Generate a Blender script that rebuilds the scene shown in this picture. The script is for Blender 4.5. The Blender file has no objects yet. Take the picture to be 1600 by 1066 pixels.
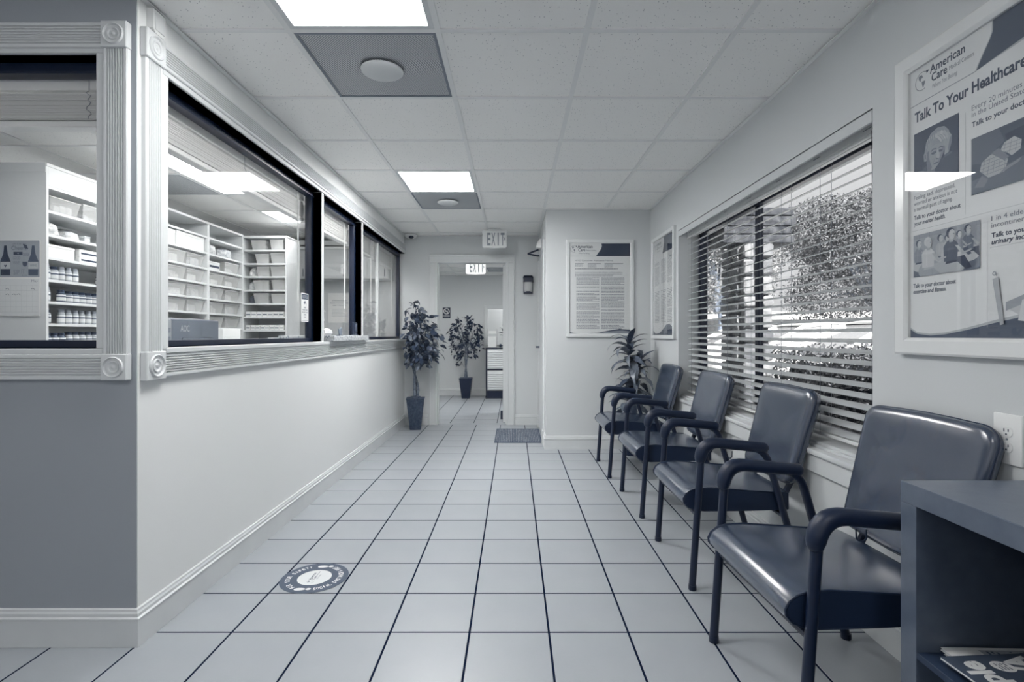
import bpy, bmesh, math, random
from mathutils import Vector, Matrix
random.seed(7)
PI = math.pi
scene = bpy.context.scene
COL = scene.collection
H = 1.139          # eye height
CEIL = 2.383

# ------------------------------------------------------------------ camera
cam = bpy.data.cameras.new('camera')
cam.sensor_width = 36.0
cam.lens = 820.0 / 1600.0 * 36.0
cam.shift_x = -3.0 / 1600.0
cam.shift_y = -10.0 / 1600.0
cam.clip_start = 0.02
cam_ob = bpy.data.objects.new('camera', cam)
cam_ob.location = (0, 0, H)
cam_ob.rotation_euler = (PI / 2, 0, 0)
COL.objects.link(cam_ob)
scene.camera = cam_ob

# ------------------------------------------------------------------ world, sun, exposure
LIGHT_MAIN = 30
LIGHT_NEAR = 17.5
LIGHT_PHARM = 9.6
LIGHT_ADDED = 8
LIGHT_NEXT = 17
world = bpy.data.worlds.new('world')
scene.world = world
world.use_nodes = True
bg = world.node_tree.nodes['Background']
bg.inputs[0].default_value = (0.975, 0.985, 1.0, 1)
bg.inputs[1].default_value = 0.42
sun = bpy.data.lights.new('sun', 'SUN')
sun.energy = 11.0
sun.angle = 0.03
sun.color = (1.0, 0.975, 0.93)
sun_ob = bpy.data.objects.new('sun', sun)
sun_ob.rotation_euler = Vector((0.06, -0.72, 0.69)).to_track_quat('Z', 'Y').to_euler()
COL.objects.link(sun_ob)
vs = scene.view_settings
vs.view_transform = 'Standard'
vs.look = 'None'
vs.exposure = 0.90
vs.gamma = 1.0
vs.use_curve_mapping = False

# ------------------------------------------------------------------ colour: everything in the place is navy-to-cream
STOPS = [(0.0, (6, 20, 44)), (0.12, (16, 32, 58)), (0.3, (66, 78, 97)), (0.5, (120, 128, 139)),
         (0.72, (179, 183, 186)), (0.86, (213, 216, 217)), (1.0, (240, 240, 238))]

def lin(c):
    return c / 12.92 if c <= 0.04045 else ((c + 0.055) / 1.055) ** 2.4

def G(v):
    v = max(0.0, min(1.0, v))
    for (a, ca), (b, cb) in zip(STOPS, STOPS[1:]):
        if v <= b:
            t = (v - a) / (b - a)
            return tuple(lin((ca[i] + (cb[i] - ca[i]) * t) / 255.0) for i in range(3)) + (1.0,)
    return (1, 1, 1, 1)

MATS = {}

NEUTRAL = [False]

def NG(v):
    c = G(v)
    if not NEUTRAL[0]:
        return c
    l = 0.2126 * c[0] + 0.7152 * c[1] + 0.0722 * c[2]
    return tuple(x * 0.22 + l * 0.78 for x in c[:3]) + (1.0,)

def mat(name, v, rough=0.5, spec=0.4, bump=None, vary=None, metal=0.0, coat=0.0):
    """bump=(scale, strength), vary=(scale, amount) -> procedural relief and colour variation"""
    if name in MATS:
        return MATS[name]
    m = bpy.data.materials.new(name)
    m.use_nodes = True
    nt = m.node_tree
    b = nt.nodes['Principled BSDF']
    b.inputs['Base Color'].default_value = NG(v)
    b.inputs['Roughness'].default_value = rough
    b.inputs['Specular IOR Level'].default_value = spec
    b.inputs['Metallic'].default_value = metal
    b.inputs['Coat Weight'].default_value = coat
    b.inputs['Coat Roughness'].default_value = 0.22
    tc = nt.nodes.new('ShaderNodeTexCoord')
    if vary:
        n = nt.nodes.new('ShaderNodeTexNoise')
        n.inputs['Scale'].default_value = vary[0]
        n.inputs['Detail'].default_value = 5
        r = nt.nodes.new('ShaderNodeValToRGB')
        r.color_ramp.elements[0].position = 0.3
        r.color_ramp.elements[1].position = 0.7
        r.color_ramp.elements[0].color = NG(v - vary[1])
        r.color_ramp.elements[1].color = NG(v + vary[1])
        nt.links.new(tc.outputs['Object'], n.inputs['Vector'])
        nt.links.new(n.outputs['Fac'], r.inputs['Fac'])
        nt.links.new(r.outputs['Color'], b.inputs['Base Color'])
    if bump:
        n = nt.nodes.new('ShaderNodeTexNoise')
        n.inputs['Scale'].default_value = bump[0]
        n.inputs['Detail'].default_value = 3
        bp = nt.nodes.new('ShaderNodeBump')
        bp.inputs['Strength'].default_value = bump[1]
        bp.inputs['Distance'].default_value = 0.004
        nt.links.new(tc.outputs['Object'], n.inputs['Vector'])
        nt.links.new(n.outputs['Fac'], bp.inputs['Height'])
        nt.links.new(bp.outputs['Normal'], b.inputs['Normal'])
    MATS[name] = m
    return m

def emat(name, strength, col=(1.0, 0.99, 0.975)):
    m = bpy.data.materials.new(name)
    m.use_nodes = True
    nt = m.node_tree
    b = nt.nodes['Principled BSDF']
    b.inputs['Base Color'].default_value = G(0.9)
    b.inputs['Emission Color'].default_value = col + (1,)
    b.inputs['Emission Strength'].default_value = strength
    return m

def glass_mat(name, tint=0.97, base=0.04):
    m = bpy.data.materials.new(name)
    m.use_nodes = True
    nt = m.node_tree
    nt.nodes.remove(nt.nodes['Principled BSDF'])
    out = nt.nodes['Material Output']
    lw = nt.nodes.new('ShaderNodeLayerWeight')
    lw.inputs['Blend'].default_value = 0.5
    p = nt.nodes.new('ShaderNodeMath'); p.operation = 'POWER'; p.inputs[1].default_value = 5.0
    ma = nt.nodes.new('ShaderNodeMath'); ma.operation = 'MULTIPLY_ADD'
    ma.inputs[1].default_value = 1.0 - base; ma.inputs[2].default_value = base
    t = nt.nodes.new('ShaderNodeBsdfTransparent'); t.inputs[0].default_value = (tint, tint, tint, 1)
    g = nt.nodes.new('ShaderNodeBsdfGlossy'); g.inputs['Roughness'].default_value = 0.0
    mx = nt.nodes.new('ShaderNodeMixShader')
    nt.links.new(lw.outputs['Facing'], p.inputs[0])
    nt.links.new(p.outputs[0], ma.inputs[0])
    nt.links.new(ma.outputs[0], mx.inputs[0])
    nt.links.new(t.outputs[0], mx.inputs[1])
    nt.links.new(g.outputs[0], mx.inputs[2])
    nt.links.new(mx.outputs[0], out.inputs['Surface'])
    return m

def frosted_mat(name, v, alpha):
    """milky translucent plastic"""
    m = bpy.data.materials.new(name)
    m.use_nodes = True
    b = m.node_tree.nodes['Principled BSDF']
    b.inputs['Base Color'].default_value = G(v)
    b.inputs['Roughness'].default_value = 0.25
    b.inputs['Alpha'].default_value = alpha
    return m

def print_mat(name, rough=0.5):
    m = bpy.data.materials.new(name)
    m.use_nodes = True
    nt = m.node_tree
    b = nt.nodes['Principled BSDF']
    b.inputs['Roughness'].default_value = rough
    a = nt.nodes.new('ShaderNodeVertexColor')
    a.layer_name = 'ink'
    nt.links.new(a.outputs['Color'], b.inputs['Base Color'])
    return m

def speckle_mat(name, v, vdark, scale, thresh, rough=0.8, bump=0.0):
    """pale ground with small dark specks"""
    m = bpy.data.materials.new(name)
    m.use_nodes = True
    nt = m.node_tree
    b = nt.nodes['Principled BSDF']
    b.inputs['Roughness'].default_value = rough
    b.inputs['Specular IOR Level'].default_value = 0.2
    tc = nt.nodes.new('ShaderNodeTexCoord')
    vo = nt.nodes.new('ShaderNodeTexVoronoi')
    vo.inputs['Scale'].default_value = scale
    vo.inputs['Randomness'].default_value = 1.0
    r = nt.nodes.new('ShaderNodeValToRGB')
    r.color_ramp.elements[0].position = thresh * 0.6
    r.color_ramp.elements[0].color = G(vdark)
    r.color_ramp.elements[1].position = thresh
    r.color_ramp.elements[1].color = G(v)
    nt.links.new(tc.outputs['Object'], vo.inputs['Vector'])
    nt.links.new(vo.outputs['Distance'], r.inputs['Fac'])
    nt.links.new(r.outputs['Color'], b.inputs['Base Color'])
    MATS[name] = m
    return m

M_wall = mat('wall_paint', 0.82, 0.6, 0.25, bump=(260, 0.05))
M_wall_white = mat('white_wall_paint', 0.91, 0.6, 0.25, bump=(260, 0.05))
M_wall_grey = mat('grey_wall_paint', 0.63, 0.6, 0.25, bump=(260, 0.05))
M_trim = mat('trim_paint', 0.83, 0.35, 0.4)
M_base = mat('baseboard_paint', 0.83, 0.4, 0.4, vary=(6, 0.015))
M_tile = mat('floor_tile_glaze', 0.645, 0.34, 0.45, bump=(90, 0.04), vary=(3, 0.012))
M_grout = mat('dark_grout', 0.03, 0.9, 0.1)
M_ctile = speckle_mat('acoustic_tile', 1.0, 0.42, 64, 0.14, 0.9)
M_grid = mat('ceiling_grid_metal', 0.94, 0.5, 0.3)
M_black = mat('black_aluminium', 0.06, 0.35, 0.5)
M_tube = mat('powder_coated_steel', 0.08, 0.38, 0.5)
M_rubber = mat('black_rubber', 0.12, 0.42, 0.5)
M_vinyl = mat('dark_vinyl', 0.235, 0.25, 1.0, bump=(420, 0.06), vary=(5, 0.015), coat=0.7)
M_vinyl_side = mat('dark_vinyl_side', 0.16, 0.45, 0.4)
M_white = mat('white_plastic', 0.93, 0.4, 0.4)
M_blind = mat('blind_slat', 0.74, 0.45, 0.35)
M_shelf = mat('white_melamine', 0.84, 0.4, 0.35)
M_paper = mat('paper', 0.97, 0.7, 0.2)
M_glass = glass_mat('clear_glass', 0.99, 0.03)
M_glaze = glass_mat('poster_glazing', 1.0, 0.025)
M_print = print_mat('printed_sheet', 0.55)
M_bin = frosted_mat('clear_plastic', 0.92, 0.32)
M_clear = frosted_mat('clear_bottle_plastic', 0.95, 0.3)
M_dark = mat('dark_plastic', 0.12, 0.45, 0.4)
M_grey = mat('grey_plastic', 0.5, 0.5, 0.4)
M_chrome = mat('wire_steel', 0.25, 0.3, 0.6, metal=0.7)
M_frame = mat('brushed_frame', 0.86, 0.3, 0.5)

# ------------------------------------------------------------------ mesh helpers
class MB:
    def __init__(self):
        self.bm = bmesh.new()
        self.ink = None

    def _add(self, verts, faces, mtx=None):
        vv = []
        for v in verts:
            v = Vector(v)
            if mtx is not None:
                v = mtx @ v
            vv.append(self.bm.verts.new(v))
        out = []
        for f in faces:
            try:
                out.append(self.bm.faces.new([vv[i] for i in f]))
            except ValueError:
                pass
        return vv, out

    def box(self, x0, x1, y0, y1, z0, z1, bev=0.0, seg=2, mtx=None):
        vs_ = [(x0, y0, z0), (x1, y0, z0), (x1, y1, z0), (x0, y1, z0), (x0, y0, z1), (x1, y0, z1), (x1, y1, z1), (x0, y1, z1)]
        fs = [(3, 2, 1, 0), (4, 5, 6, 7), (0, 1, 5, 4), (1, 2, 6, 5), (2, 3, 7, 6), (3, 0, 4, 7)]
        vv, ff = self._add(vs_, fs, mtx)
        if bev > 0:
            es = set()
            for f in ff:
                es.update(f.edges)
            bmesh.ops.bevel(self.bm, geom=list(es), offset=bev, segments=seg, affect='EDGES', profile=0.5)
        return self

    def loft(self, rings, closed=True, cap=True):
        """rings: list of equally long vertex loops"""
        idx = []
        for r in rings:
            idx.append([self.bm.verts.new(Vector(p)) for p in r])
        n = len(rings[0])
        for a, b in zip(idx, idx[1:]):
            for i in range(n if closed else n - 1):
                j = (i + 1) % n
                try:
                    self.bm.faces.new((a[i], a[j], b[j], b[i]))
                except ValueError:
                    pass
        if cap:
            for r in (list(reversed(idx[0])), idx[-1]):
                try:
                    self.bm.faces.new(r)
                except ValueError:
                    pass
        return self

    def tube(self, pts, rad, n=10, cap=True, sy=1.0, roundend=False):
        pts = [Vector(p) for p in pts]
        rads = rad if isinstance(rad, (list, tuple)) else [rad] * len(pts)
        if roundend:
            p0, p1 = pts[0], pts[-1]
            d0 = (pts[0] - pts[1]).normalized(); d1 = (pts[-1] - pts[-2]).normalized()
            r0, r1 = rads[0], rads[-1]
            pre = [(p0 + d0 * r0 * math.sin(a), r0 * max(math.cos(a), 0.05)) for a in (1.5, 1.15, 0.75, 0.35)]
            post = [(p1 + d1 * r1 * math.sin(a), r1 * max(math.cos(a), 0.05)) for a in (0.35, 0.75, 1.15, 1.5)]
            pts = [p for p, _ in pre] + pts + [p for p, _ in post]
            rads = [r for _, r in pre] + list(rads) + [r for _, r in post]
        t = (pts[1] - pts[0]).normalized()
        up = Vector((0, 0, 1)) if abs(t.z) < 0.9 else Vector((0, 1, 0))
        u = t.cross(up).normalized()
        rings = []
        for i, p in enumerate(pts):
            if i == 0: tt = pts[1] - pts[0]
            elif i == len(pts) - 1: tt = pts[-1] - pts[-2]
            else: tt = (pts[i + 1] - pts[i]).normalized() + (pts[i] - pts[i - 1]).normalized()
            tt = tt.normalized()
            u = (u - tt * u.dot(tt))
            u = u.normalized() if u.length > 1e-6 else tt.orthogonal().normalized()
            w = tt.cross(u)
            rings.append([p + (u * math.cos(2 * PI * k / n) + w * math.sin(2 * PI * k / n) * sy) * rads[i] for k in range(n)])
        return self.loft(rings, True, cap)

    def lathe(self, prof, n=20, centre=(0, 0, 0), axis='Z', cap=True):
        rings = []
        for r, h in prof:
            ring = []
            for k in range(n):
                a = 2 * PI * k / n
                if axis == 'Z': p = (r * math.cos(a), r * math.sin(a), h)
                elif axis == 'Y': p = (r * math.cos(a), h, r * math.sin(a))
                else: p = (h, r * math.cos(a), r * math.sin(a))
                ring.append(Vector(p) + Vector(centre))
            rings.append(ring)
        return self.loft(rings, True, cap)

    def prism(self, poly, a, b, axis='Y'):
        """poly: 2D loop; axis Y -> (x,z) loop, X -> (y,z) loop, Z -> (x,y) loop"""
        def P(p, h):
            return (p[0], h, p[1]) if axis == 'Y' else ((h, p[0], p[1]) if axis == 'X' else (p[0], p[1], h))
        return self.loft([[P(p, a) for p in poly], [P(p, b) for p in poly]])

    def quad(self, a, b, c, d):
        self._add([a, b, c, d], [(0, 1, 2, 3)]); return self

    def build(self, name, material, parent=None, smooth=True, angle=35, loc=None, rot=None, kind=None):
        bm = self.bm
        bmesh.ops.recalc_face_normals(bm, faces=bm.faces[:]) if self.ink is None else None
        me = bpy.data.meshes.new(name)
        bm.to_mesh(me); bm.free()
        me.materials.append(material)
        if smooth:
            me.polygons.foreach_set('use_smooth', [True] * len(me.polygons))
            me.set_sharp_from_angle(angle=math.radians(angle))
        return link(name, me, parent, loc, rot, kind)

def link(name, me, parent=None, loc=None, rot=None, kind=None):
    o = bpy.data.objects.new(name, me)
    COL.objects.link(o)
    if parent is not None:
        o.parent = parent
    if loc is not None:
        o.location = loc
    if rot is not None:
        o.rotation_euler = rot
    if kind:
        o['kind'] = kind
    return o

def tag(o, label, cat, group=None):
    o['label'] = label
    o['category'] = cat
    if group:
        o['group'] = group
    return o

def thing(name, label, cat, loc=(0, 0, 0), rotz=0.0, group=None):
    o = bpy.data.objects.new(name, None)
    o.empty_display_size = 0.05
    COL.objects.link(o)
    o.location = loc
    o.rotation_euler = (0, 0, rotz)
    return tag(o, label, cat, group)

def struct(name, parent=None):
    o = bpy.data.objects.new(name, None)
    COL.objects.link(o)
    o['kind'] = 'structure'
    if parent is not None:
        o.parent = parent
    return o

def S(o):
    o['kind'] = 'structure'
    return o

def dup(root, loc=None, rotz=None, label=None, group=None):
    r = root.copy(); COL.objects.link(r)
    if loc is not None: r.location = loc
    if rotz is not None: r.rotation_euler = (0, 0, rotz)
    if label: r['label'] = label
    if group: r['group'] = group
    for ch in list(root.children):
        c = ch.copy(); COL.objects.link(c); c.parent = r
        for g in list(ch.children):
            d = g.copy(); COL.objects.link(d); d.parent = c
    return r

ORD = ['first', 'second', 'third', 'fourth', 'fifth', 'sixth', 'seventh', 'eighth', 'ninth', 'tenth', 'eleventh', 'twelfth',
       'thirteenth', 'fourteenth', 'fifteenth']

# ------------------------------------------------------------------ flat print (lettering and pictures on sheets)
GLYPH = {}

def glyph_mesh(s, bold, shear):
    key = (s, bold, shear)
    if key not in GLYPH:
        c = bpy.data.curves.new('lettering', 'FONT')
        c.body = s
        c.size = 1.0
        c.resolution_u = 3
        c.offset = bold
        c.shear = shear
        o = bpy.data.objects.new('lettering', c)
        COL.objects.link(o)
        dg = bpy.context.evaluated_depsgraph_get()
        me = bpy.data.meshes.new_from_object(o.evaluated_get(dg))
        vs_ = [tuple(v.co) for v in me.vertices]
        fs = [tuple(p.vertices) for p in me.polygons]
        bpy.data.objects.remove(o); bpy.data.curves.remove(c); bpy.data.meshes.remove(me)
        xs = [v[0] for v in vs_] or [0, 1]
        GLYPH[key] = (vs_, fs, min(xs), max(xs))
    return GLYPH[key]

class Print(MB):
    """flat inks, local u to the right and v up; each layer lies a hair above the last"""
    def __init__(self, plane='XZ', step=0.00002):
        super().__init__()
        self.plane = plane
        self.step = step
        self.layer = 0
        self.ink = self.bm.loops.layers.float_color.new('ink')

    def P(self, u, v):
        d = self.layer * self.step
        return (u, -d, v) if self.plane == 'XZ' else (u, v, d)

    def poly(self, pts, v):
        self.layer += 1
        return self._ink([self.P(*p) for p in pts], [tuple(range(len(pts)))], v)

    def _ink(self, verts, faces, v):
        _, ff = self._add(verts, faces)
        col = G(v)
        for f in ff:
            for l in f.loops:
                l[self.ink] = col
        want = Vector((0, -1, 0)) if self.plane == 'XZ' else Vector((0, 0, 1))
        for f in ff:
            f.normal_update()
            if f.normal.dot(want) < 0:
                f.normal_flip()
        return self

    def rect(self, u0, v0, u1, v1, v):
        return self.poly([(u0, v0), (u1, v0), (u1, v1), (u0, v1)], v)

    def rects(self, lst, v):
        self.layer += 1
        for (u0, v0, u1, v1) in lst:
            self._ink([self.P(u0, v0), self.P(u1, v0), self.P(u1, v1), self.P(u0, v1)], [(0, 1, 2, 3)], v)
        return self

    def ell(self, cu, cv, ru, rv, v, n=28, rot=0.0):
        pts = []
        for k in range(n):
            a = 2 * PI * k / n
            x, y = ru * math.cos(a), rv * math.sin(a)
            pts.append((cu + x * math.cos(rot) - y * math.sin(rot), cv + x * math.sin(rot) + y * math.cos(rot)))
        return self.poly(pts, v)

    def stroke(self, pts, w, v):
        self.layer += 1
        for (a, b) in zip(pts, pts[1:]):
            d = Vector((b[0] - a[0], b[1] - a[1]))
            if d.length < 1e-9: continue
            n = Vector((-d.y, d.x)).normalized() * w / 2
            e = d.normalized() * w * 0.2
            q = [(a[0] - e.x + n.x, a[1] - e.y + n.y), (a[0] - e.x - n.x, a[1] - e.y - n.y), (b[0] + e.x - n.x, b[1] + e.y - n.y), (b[0] + e.x + n.x, b[1] + e.y + n.y)]
            self._ink([self.P(*p) for p in q], [(0, 1, 2, 3)], v)
        return self

    def arc(self, cu, cv, r, a0, a1, w, v, n=24):
        return self.stroke([(cu + r * math.cos(a0 + (a1 - a0) * k / n), cv + r * math.sin(a0 + (a1 - a0) * k / n)) for k in range(n + 1)], w, v)

    def text(self, s, u, v0, h, v, width=None, bold=0.0, shear=0.0, align='L', rot=0.0):
        vs_, fs, x0, x1 = glyph_mesh(s, bold, shear)
        self.layer += 1
        sz = h / 0.70
        sx = sz if width is None else width / max(x1 - x0, 1e-6)
        off = 0 if align == 'L' else (-(x1 - x0) * sx / 2 if align == 'C' else -(x1 - x0) * sx)
        c, sn = math.cos(rot), math.sin(rot)
        pts = []
        for (x, y, _) in vs_:
            a, b = (x - x0) * sx + off, y * sz
            pts.append(self.P(u + a * c - b * sn, v0 + a * sn + b * c))
        return self._ink(pts, fs, v)

    def arc_text(self, s, cu, cv, r, a0, a1, h, v, inward=False, bold=0.0):
        """letters along an arc from angle a0 to a1"""
        n = len(s)
        for i, ch in enumerate(s):
            if ch == ' ': continue
            a = a0 + (a1 - a0) * (i + 0.5) / n
            rot = a - PI / 2 if not inward else a + PI / 2
            w = abs(a1 - a0) * r / n * 0.8
            self.layer = max(self.layer - 1, 2)
            self.text(ch, cu + r * math.cos(a), cv + r * math.sin(a), h, v, width=w * (0.45 if ch in 'I1' else 1), bold=bold, align='C', rot=rot)
        return self

    def greeking(self, u0, u1, v0, v1, lines, v, fill=0.5, seed=1):
        """rows of word-long dashes for text too small to read"""
        rnd = random.Random(seed)
        lst = []
        dv = (v1 - v0) / lines
        for i in range(lines):
            if rnd.random() < 0.07: continue
            y = v1 - (i + 0.5) * dv
            u = u0
            end = u1 - (rnd.random() * 0.3 * (u1 - u0) if rnd.random() < 0.2 else 0)
            while u < end:
                w = min(rnd.uniform(0.006, 0.022), end - u)
                lst.append((u, y - dv * fill / 2, u + w, y + dv * fill / 2))
                u += w + 0.004
        return self.rects(lst, v)

    def done(self, name, parent, loc=None, rough=None, rot=None):
        return self.build(name, M_print, parent, smooth=False, loc=loc, rot=rot)
# ================================================================== THE SETTING
XL, XR = -1.384, 1.36          # corridor walls
YP = 1.925                     # counter partition facing the entrance
YF = 6.62                      # far wall with the doorway
XJ, YJ = 0.318, 5.22           # block that narrows the corridor on the right
YN = 9.8                       # back wall of the room beyond
CN = 2.24                      # ceiling of the room beyond
SILL, HEAD = 1.088, 2.16       # reception window openings
XPB = -4.6                     # left end of everything
T = 0.3035                     # floor tile pitch

# ---- floor: slab of dark grout with single tiles laid on it
TX0, TY0 = -0.1696, 2.0085
floor = S(MB().box(XPB, 1.50, -2.6, YF + 0.05, -0.06, -0.0013).build('floor', M_grout))
tile_meshes = {}

def tile_piece(cache, parent, name, x0, x1, y0, y1, z0, z1, m, gap, bev):
    w, d = round(x1 - x0 - gap, 4), round(y1 - y0 - gap, 4)
    if w < 0.012 or d < 0.012: return
    key = (w, d, z0, z1)
    if key not in cache:
        o = MB().box(-w / 2, w / 2, -d / 2, d / 2, z0, z1, bev, 1).build(name, m, parent)
        cache[key] = o.data
    else:
        o = link(name, cache[key], parent)
    o.location = ((x0 + x1) / 2, (y0 + y1) / 2, random.uniform(-0.0004, 0.0004))
    return o

for i in range(-10, 6):
    for j in range(-4, 17):
        x0, x1 = TX0 + i * T, TX0 + (i + 1) * T
        y0, y1 = TY0 + j * T * 0.997, TY0 + (j + 1) * T * 0.997
        if y0 < YP - 0.01:
            x1 = min(x1, XR)
        else:
            x0 = max(x0, XL); x1 = min(x1, XR)
            y1 = min(y1, YF)
            if y0 > YJ - 0.02: x1 = min(x1, XJ)
        if x1 - x0 < 0.02 or y1 - y0 < 0.02: continue
        tile_piece(tile_meshes, floor, 'floor_tile', x0, x1, y0, y1, -0.006, 0.0, M_tile, 0.0078, 0.0012)

floor2 = S(MB().box(-3.2, 1.6, YF + 0.05, YN + 0.1, -0.06, -0.0013).build('floor', M_grout))
tm2 = {}
for i in range(-10, 6):
    for j in range(0, 11):
        x0, x1 = -0.52 + i * T, -0.52 + (i + 1) * T
        y0, y1 = YF + 0.13 + j * T, YF + 0.13 + (j + 1) * T
        if x0 < -3.2 or x1 > 1.5 or y0 > YN: continue
        tile_piece(tm2, floor2, 'floor_tile', x0, x1, y0, min(y1, YN), -0.006, 0.0, M_tile, 0.0078, 0.0012)
S(MB().box(-0.99, -0.08, YF + 0.0, YF + 0.125, -0.004, 0.002, 0.001, 1).build('trim_threshold', M_tile))

# ---- walls
def wall(name, *boxes):
    m = MB()
    paint = M_wall_white if name == 'wall_left' else M_wall_grey if name == 'wall_counter' else M_wall
    for b in boxes:
        m.box(*b)
    return S(m.build(name, paint, smooth=False))

Y1a, Y1b, Y2a, Y2b, Y3a = 2.085, 3.765, 3.806, 4.762, 4.80
wall('wall_left', (XL - 0.1, XL, YP + 0.004, YF + 0.1, -0.01, SILL), (XL - 0.1, XL, YP + 0.004, YF + 0.1, HEAD, CEIL + 0.05),
     (XL - 0.1, XL, YP + 0.004, Y1a, SILL, HEAD), (XL - 0.1, XL, Y1b, Y2a, SILL, HEAD), (XL - 0.1, XL, Y2b, Y3a, SILL, HEAD))
wall('wall_counter', (XL - 0.1, XL - 0.001, YP, YP + 0.004, -0.01, CEIL + 0.05), (XPB, XL - 0.1, YP, YP + 0.1, -0.01, SILL), (XPB, XL - 0.1, YP, YP + 0.1, HEAD + 0.005, CEIL + 0.05),
     (-1.522, XL - 0.1, YP, YP + 0.1, SILL, HEAD + 0.005), (XPB, -2.95, YP, YP + 0.1, SILL, HEAD + 0.005))
DX0, DX1, DZ = -0.963, -0.098, 2.043
wall('wall_far', (XL - 0.1, DX0 - 0.02, YF, YF + 0.12, -0.01, CEIL + 0.05), (DX1 + 0.02, XJ, YF, YF + 0.12, -0.01, CEIL + 0.05),
     (DX0 - 0.02, DX1 + 0.02, YF, YF + 0.12, DZ + 0.02, CEIL + 0.05))
wall('wall_alcove', (XJ, 1.60, YJ, YF + 0.12, -0.01, CEIL + 0.05))
WY0, WY1, WZ0, WZ1 = 1.99, 4.34, 0.625, 2.0
wall('wall_right', (XR, XR + 0.24, -2.5, WY0, -0.01, CEIL + 0.05), (XR, XR + 0.24, WY1, YJ, -0.01, CEIL + 0.05),
     (XR, XR + 0.24, WY0, WY1, -0.01, WZ0), (XR, XR + 0.24, WY0, WY1, WZ1, CEIL + 0.05))
wall('wall_back', (XPB, -4.2, -2.6, -2.5, -0.01, CEIL + 0.05), (1.1, XR + 0.24, -2.6, -2.5, -0.01, CEIL + 0.05),
     (-4.2, 1.1, -2.6, -2.5, -0.01, 0.15), (-4.2, 1.1, -2.6, -2.5, 2.12, CEIL + 0.05))
w7 = struct('window_7')  # unseen storefront added to let sun and sky brighten the room
for x in (-4.2, -2.9, -1.6, -0.3, 1.05):
    MB().box(x, x + 0.05, -2.57, -2.52, 0.15, 2.12, 0.002, 1).build('frame_stile', M_black, w7)
MB().box(-4.2, 1.1, -2.57, -2.52, 0.15, 0.20, 0.002, 1).build('frame_sill', M_black, w7)
MB().box(-4.2, 1.1, -2.57, -2.52, 2.07, 2.12, 0.002, 1).build('frame_head', M_black, w7)
MB().box(-4.15, 1.05, -2.548, -2.542, 0.20, 2.07).build('pane', M_glass, w7, smooth=False)
wall('wall_lobby', (XPB - 0.1, XPB, -2.6, 7.2, -0.01, CEIL + 0.05))
wall('wall_pharmacy', (XPB, XL - 0.1, 7.1, 7.2, -0.01, CEIL + 0.05), (XL - 0.1, XL - 0.02, YF + 0.1, 7.1, -0.01, CEIL + 0.05))
wall('wall_beyond', (-3.2, 1.6, YN, YN + 0.1, -0.01, 0.93), (-3.2, 1.6, YN, YN + 0.1, 1.62, CN + 0.1),
     (-3.2, -0.50, YN, YN + 0.1, 0.93, 1.62), (0.55, 1.6, YN, YN + 0.1, 0.93, 1.62))
wall('wall_beyond', (-3.3, -3.2, 7.2, YN + 0.1, -0.01, CN + 0.1), (1.6, 1.7, YF + 0.12, YN + 0.1, -0.01, CN + 0.1))

# ---- ceilings: lay-in tiles between a grid of T bars
CX0, CY0, CP = -0.922, 2.152, 0.611
LIGHT_CELLS = {(0, -1): 1, (0, 3): 1, (-2, -4): 1, (2, -5): 1}
VENT_CELLS = {(0, 0): 1, (0, 4): 1}
PX0, PY0 = -2.595, 4.075       # pharmacy grid
ceiling = struct('ceiling')
S(MB().box(XPB - 0.1, XR + 0.24, -2.6, 7.2, CEIL + 0.05, CEIL + 0.11).build('slab', M_grid, ceiling))
ct = {}

def room_clip(i, j):
    x0, x1 = CX0 + i * CP, CX0 + (i + 1) * CP
    y0, y1 = CY0 + j * CP, CY0 + (j + 1) * CP
    return x0, x1, y0, y1

def ctile(x0, x1, y0, y1, parent=ceiling, z=CEIL):
    o = tile_piece(ct, parent, 'ceiling_tile', x0, x1, y0, y1, z + 0.006, z + 0.02, M_ctile, 0.006, 0.0)

for i in range(-6, 4):
    for j in range(-7, 8):
        x0, x1, y0, y1 = room_clip(i, j)
        if (i, j) in LIGHT_CELLS or (i, j) in VENT_CELLS: continue
        if y1 < YP + 0.05:
            x1 = min(x1, XR); x0 = max(x0, XPB)
        elif y0 < YP:
            if x1 <= XL + 0.01:
                y1 = YP
            else:
                x0 = max(x0, XL); x1 = min(x1, XR)
        else:
            x0 = max(x0, XL); x1 = min(x1, XR); y1 = min(y1, YF)
            if y0 >= YJ - 0.05: x1 = min(x1, XJ)
            elif y1 > YJ and x0 > XJ - 0.05: y1 = YJ
        if x1 - x0 < 0.03 or y1 - y0 < 0.03: continue
        ctile(x0, x1, y0, y1)
BW = 0.024
for i in range(-5, 4):                                   # main runners
    x = CX0 + i * CP
    if x > XR: continue
    if x < XL: ya, yb = -2.5, YP
    elif x > XJ: ya, yb = -2.5, YJ
    else: ya, yb = -2.5, YF
    MB().box(x - BW / 2, x + BW / 2, ya, yb, CEIL, CEIL + 0.03).build('main_runner', M_grid, ceiling, smooth=False)
for j in range(-7, 8):                                   # cross tees
    y = CY0 + j * CP
    if y > YF: continue
    xa = XPB if y < YP else XL
    xb = XJ if y > YJ + 0.03 else XR
    MB().box(xa, xb, y - BW / 2, y + BW / 2, CEIL + 0.0006, CEIL + 0.03).build('cross_tee', M_grid, ceiling, smooth=False)
for nm, b in (('left', (XL, XL + 0.022, YP, YF)), ('right', (XR - 0.022, XR, -2.5, YJ)), ('far', (XL, XJ, YF - 0.022, YF)),
              ('alcove', (XJ, XR, YJ - 0.022, YJ)), ('side', (XJ - 0.022, XJ, YJ, YF)), ('counter', (XPB, XL, YP - 0.022, YP))):
    MB().box(*b, CEIL - 0.003, CEIL + 0.0004).build('wall_angle', M_grid, ceiling, smooth=False)

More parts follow.
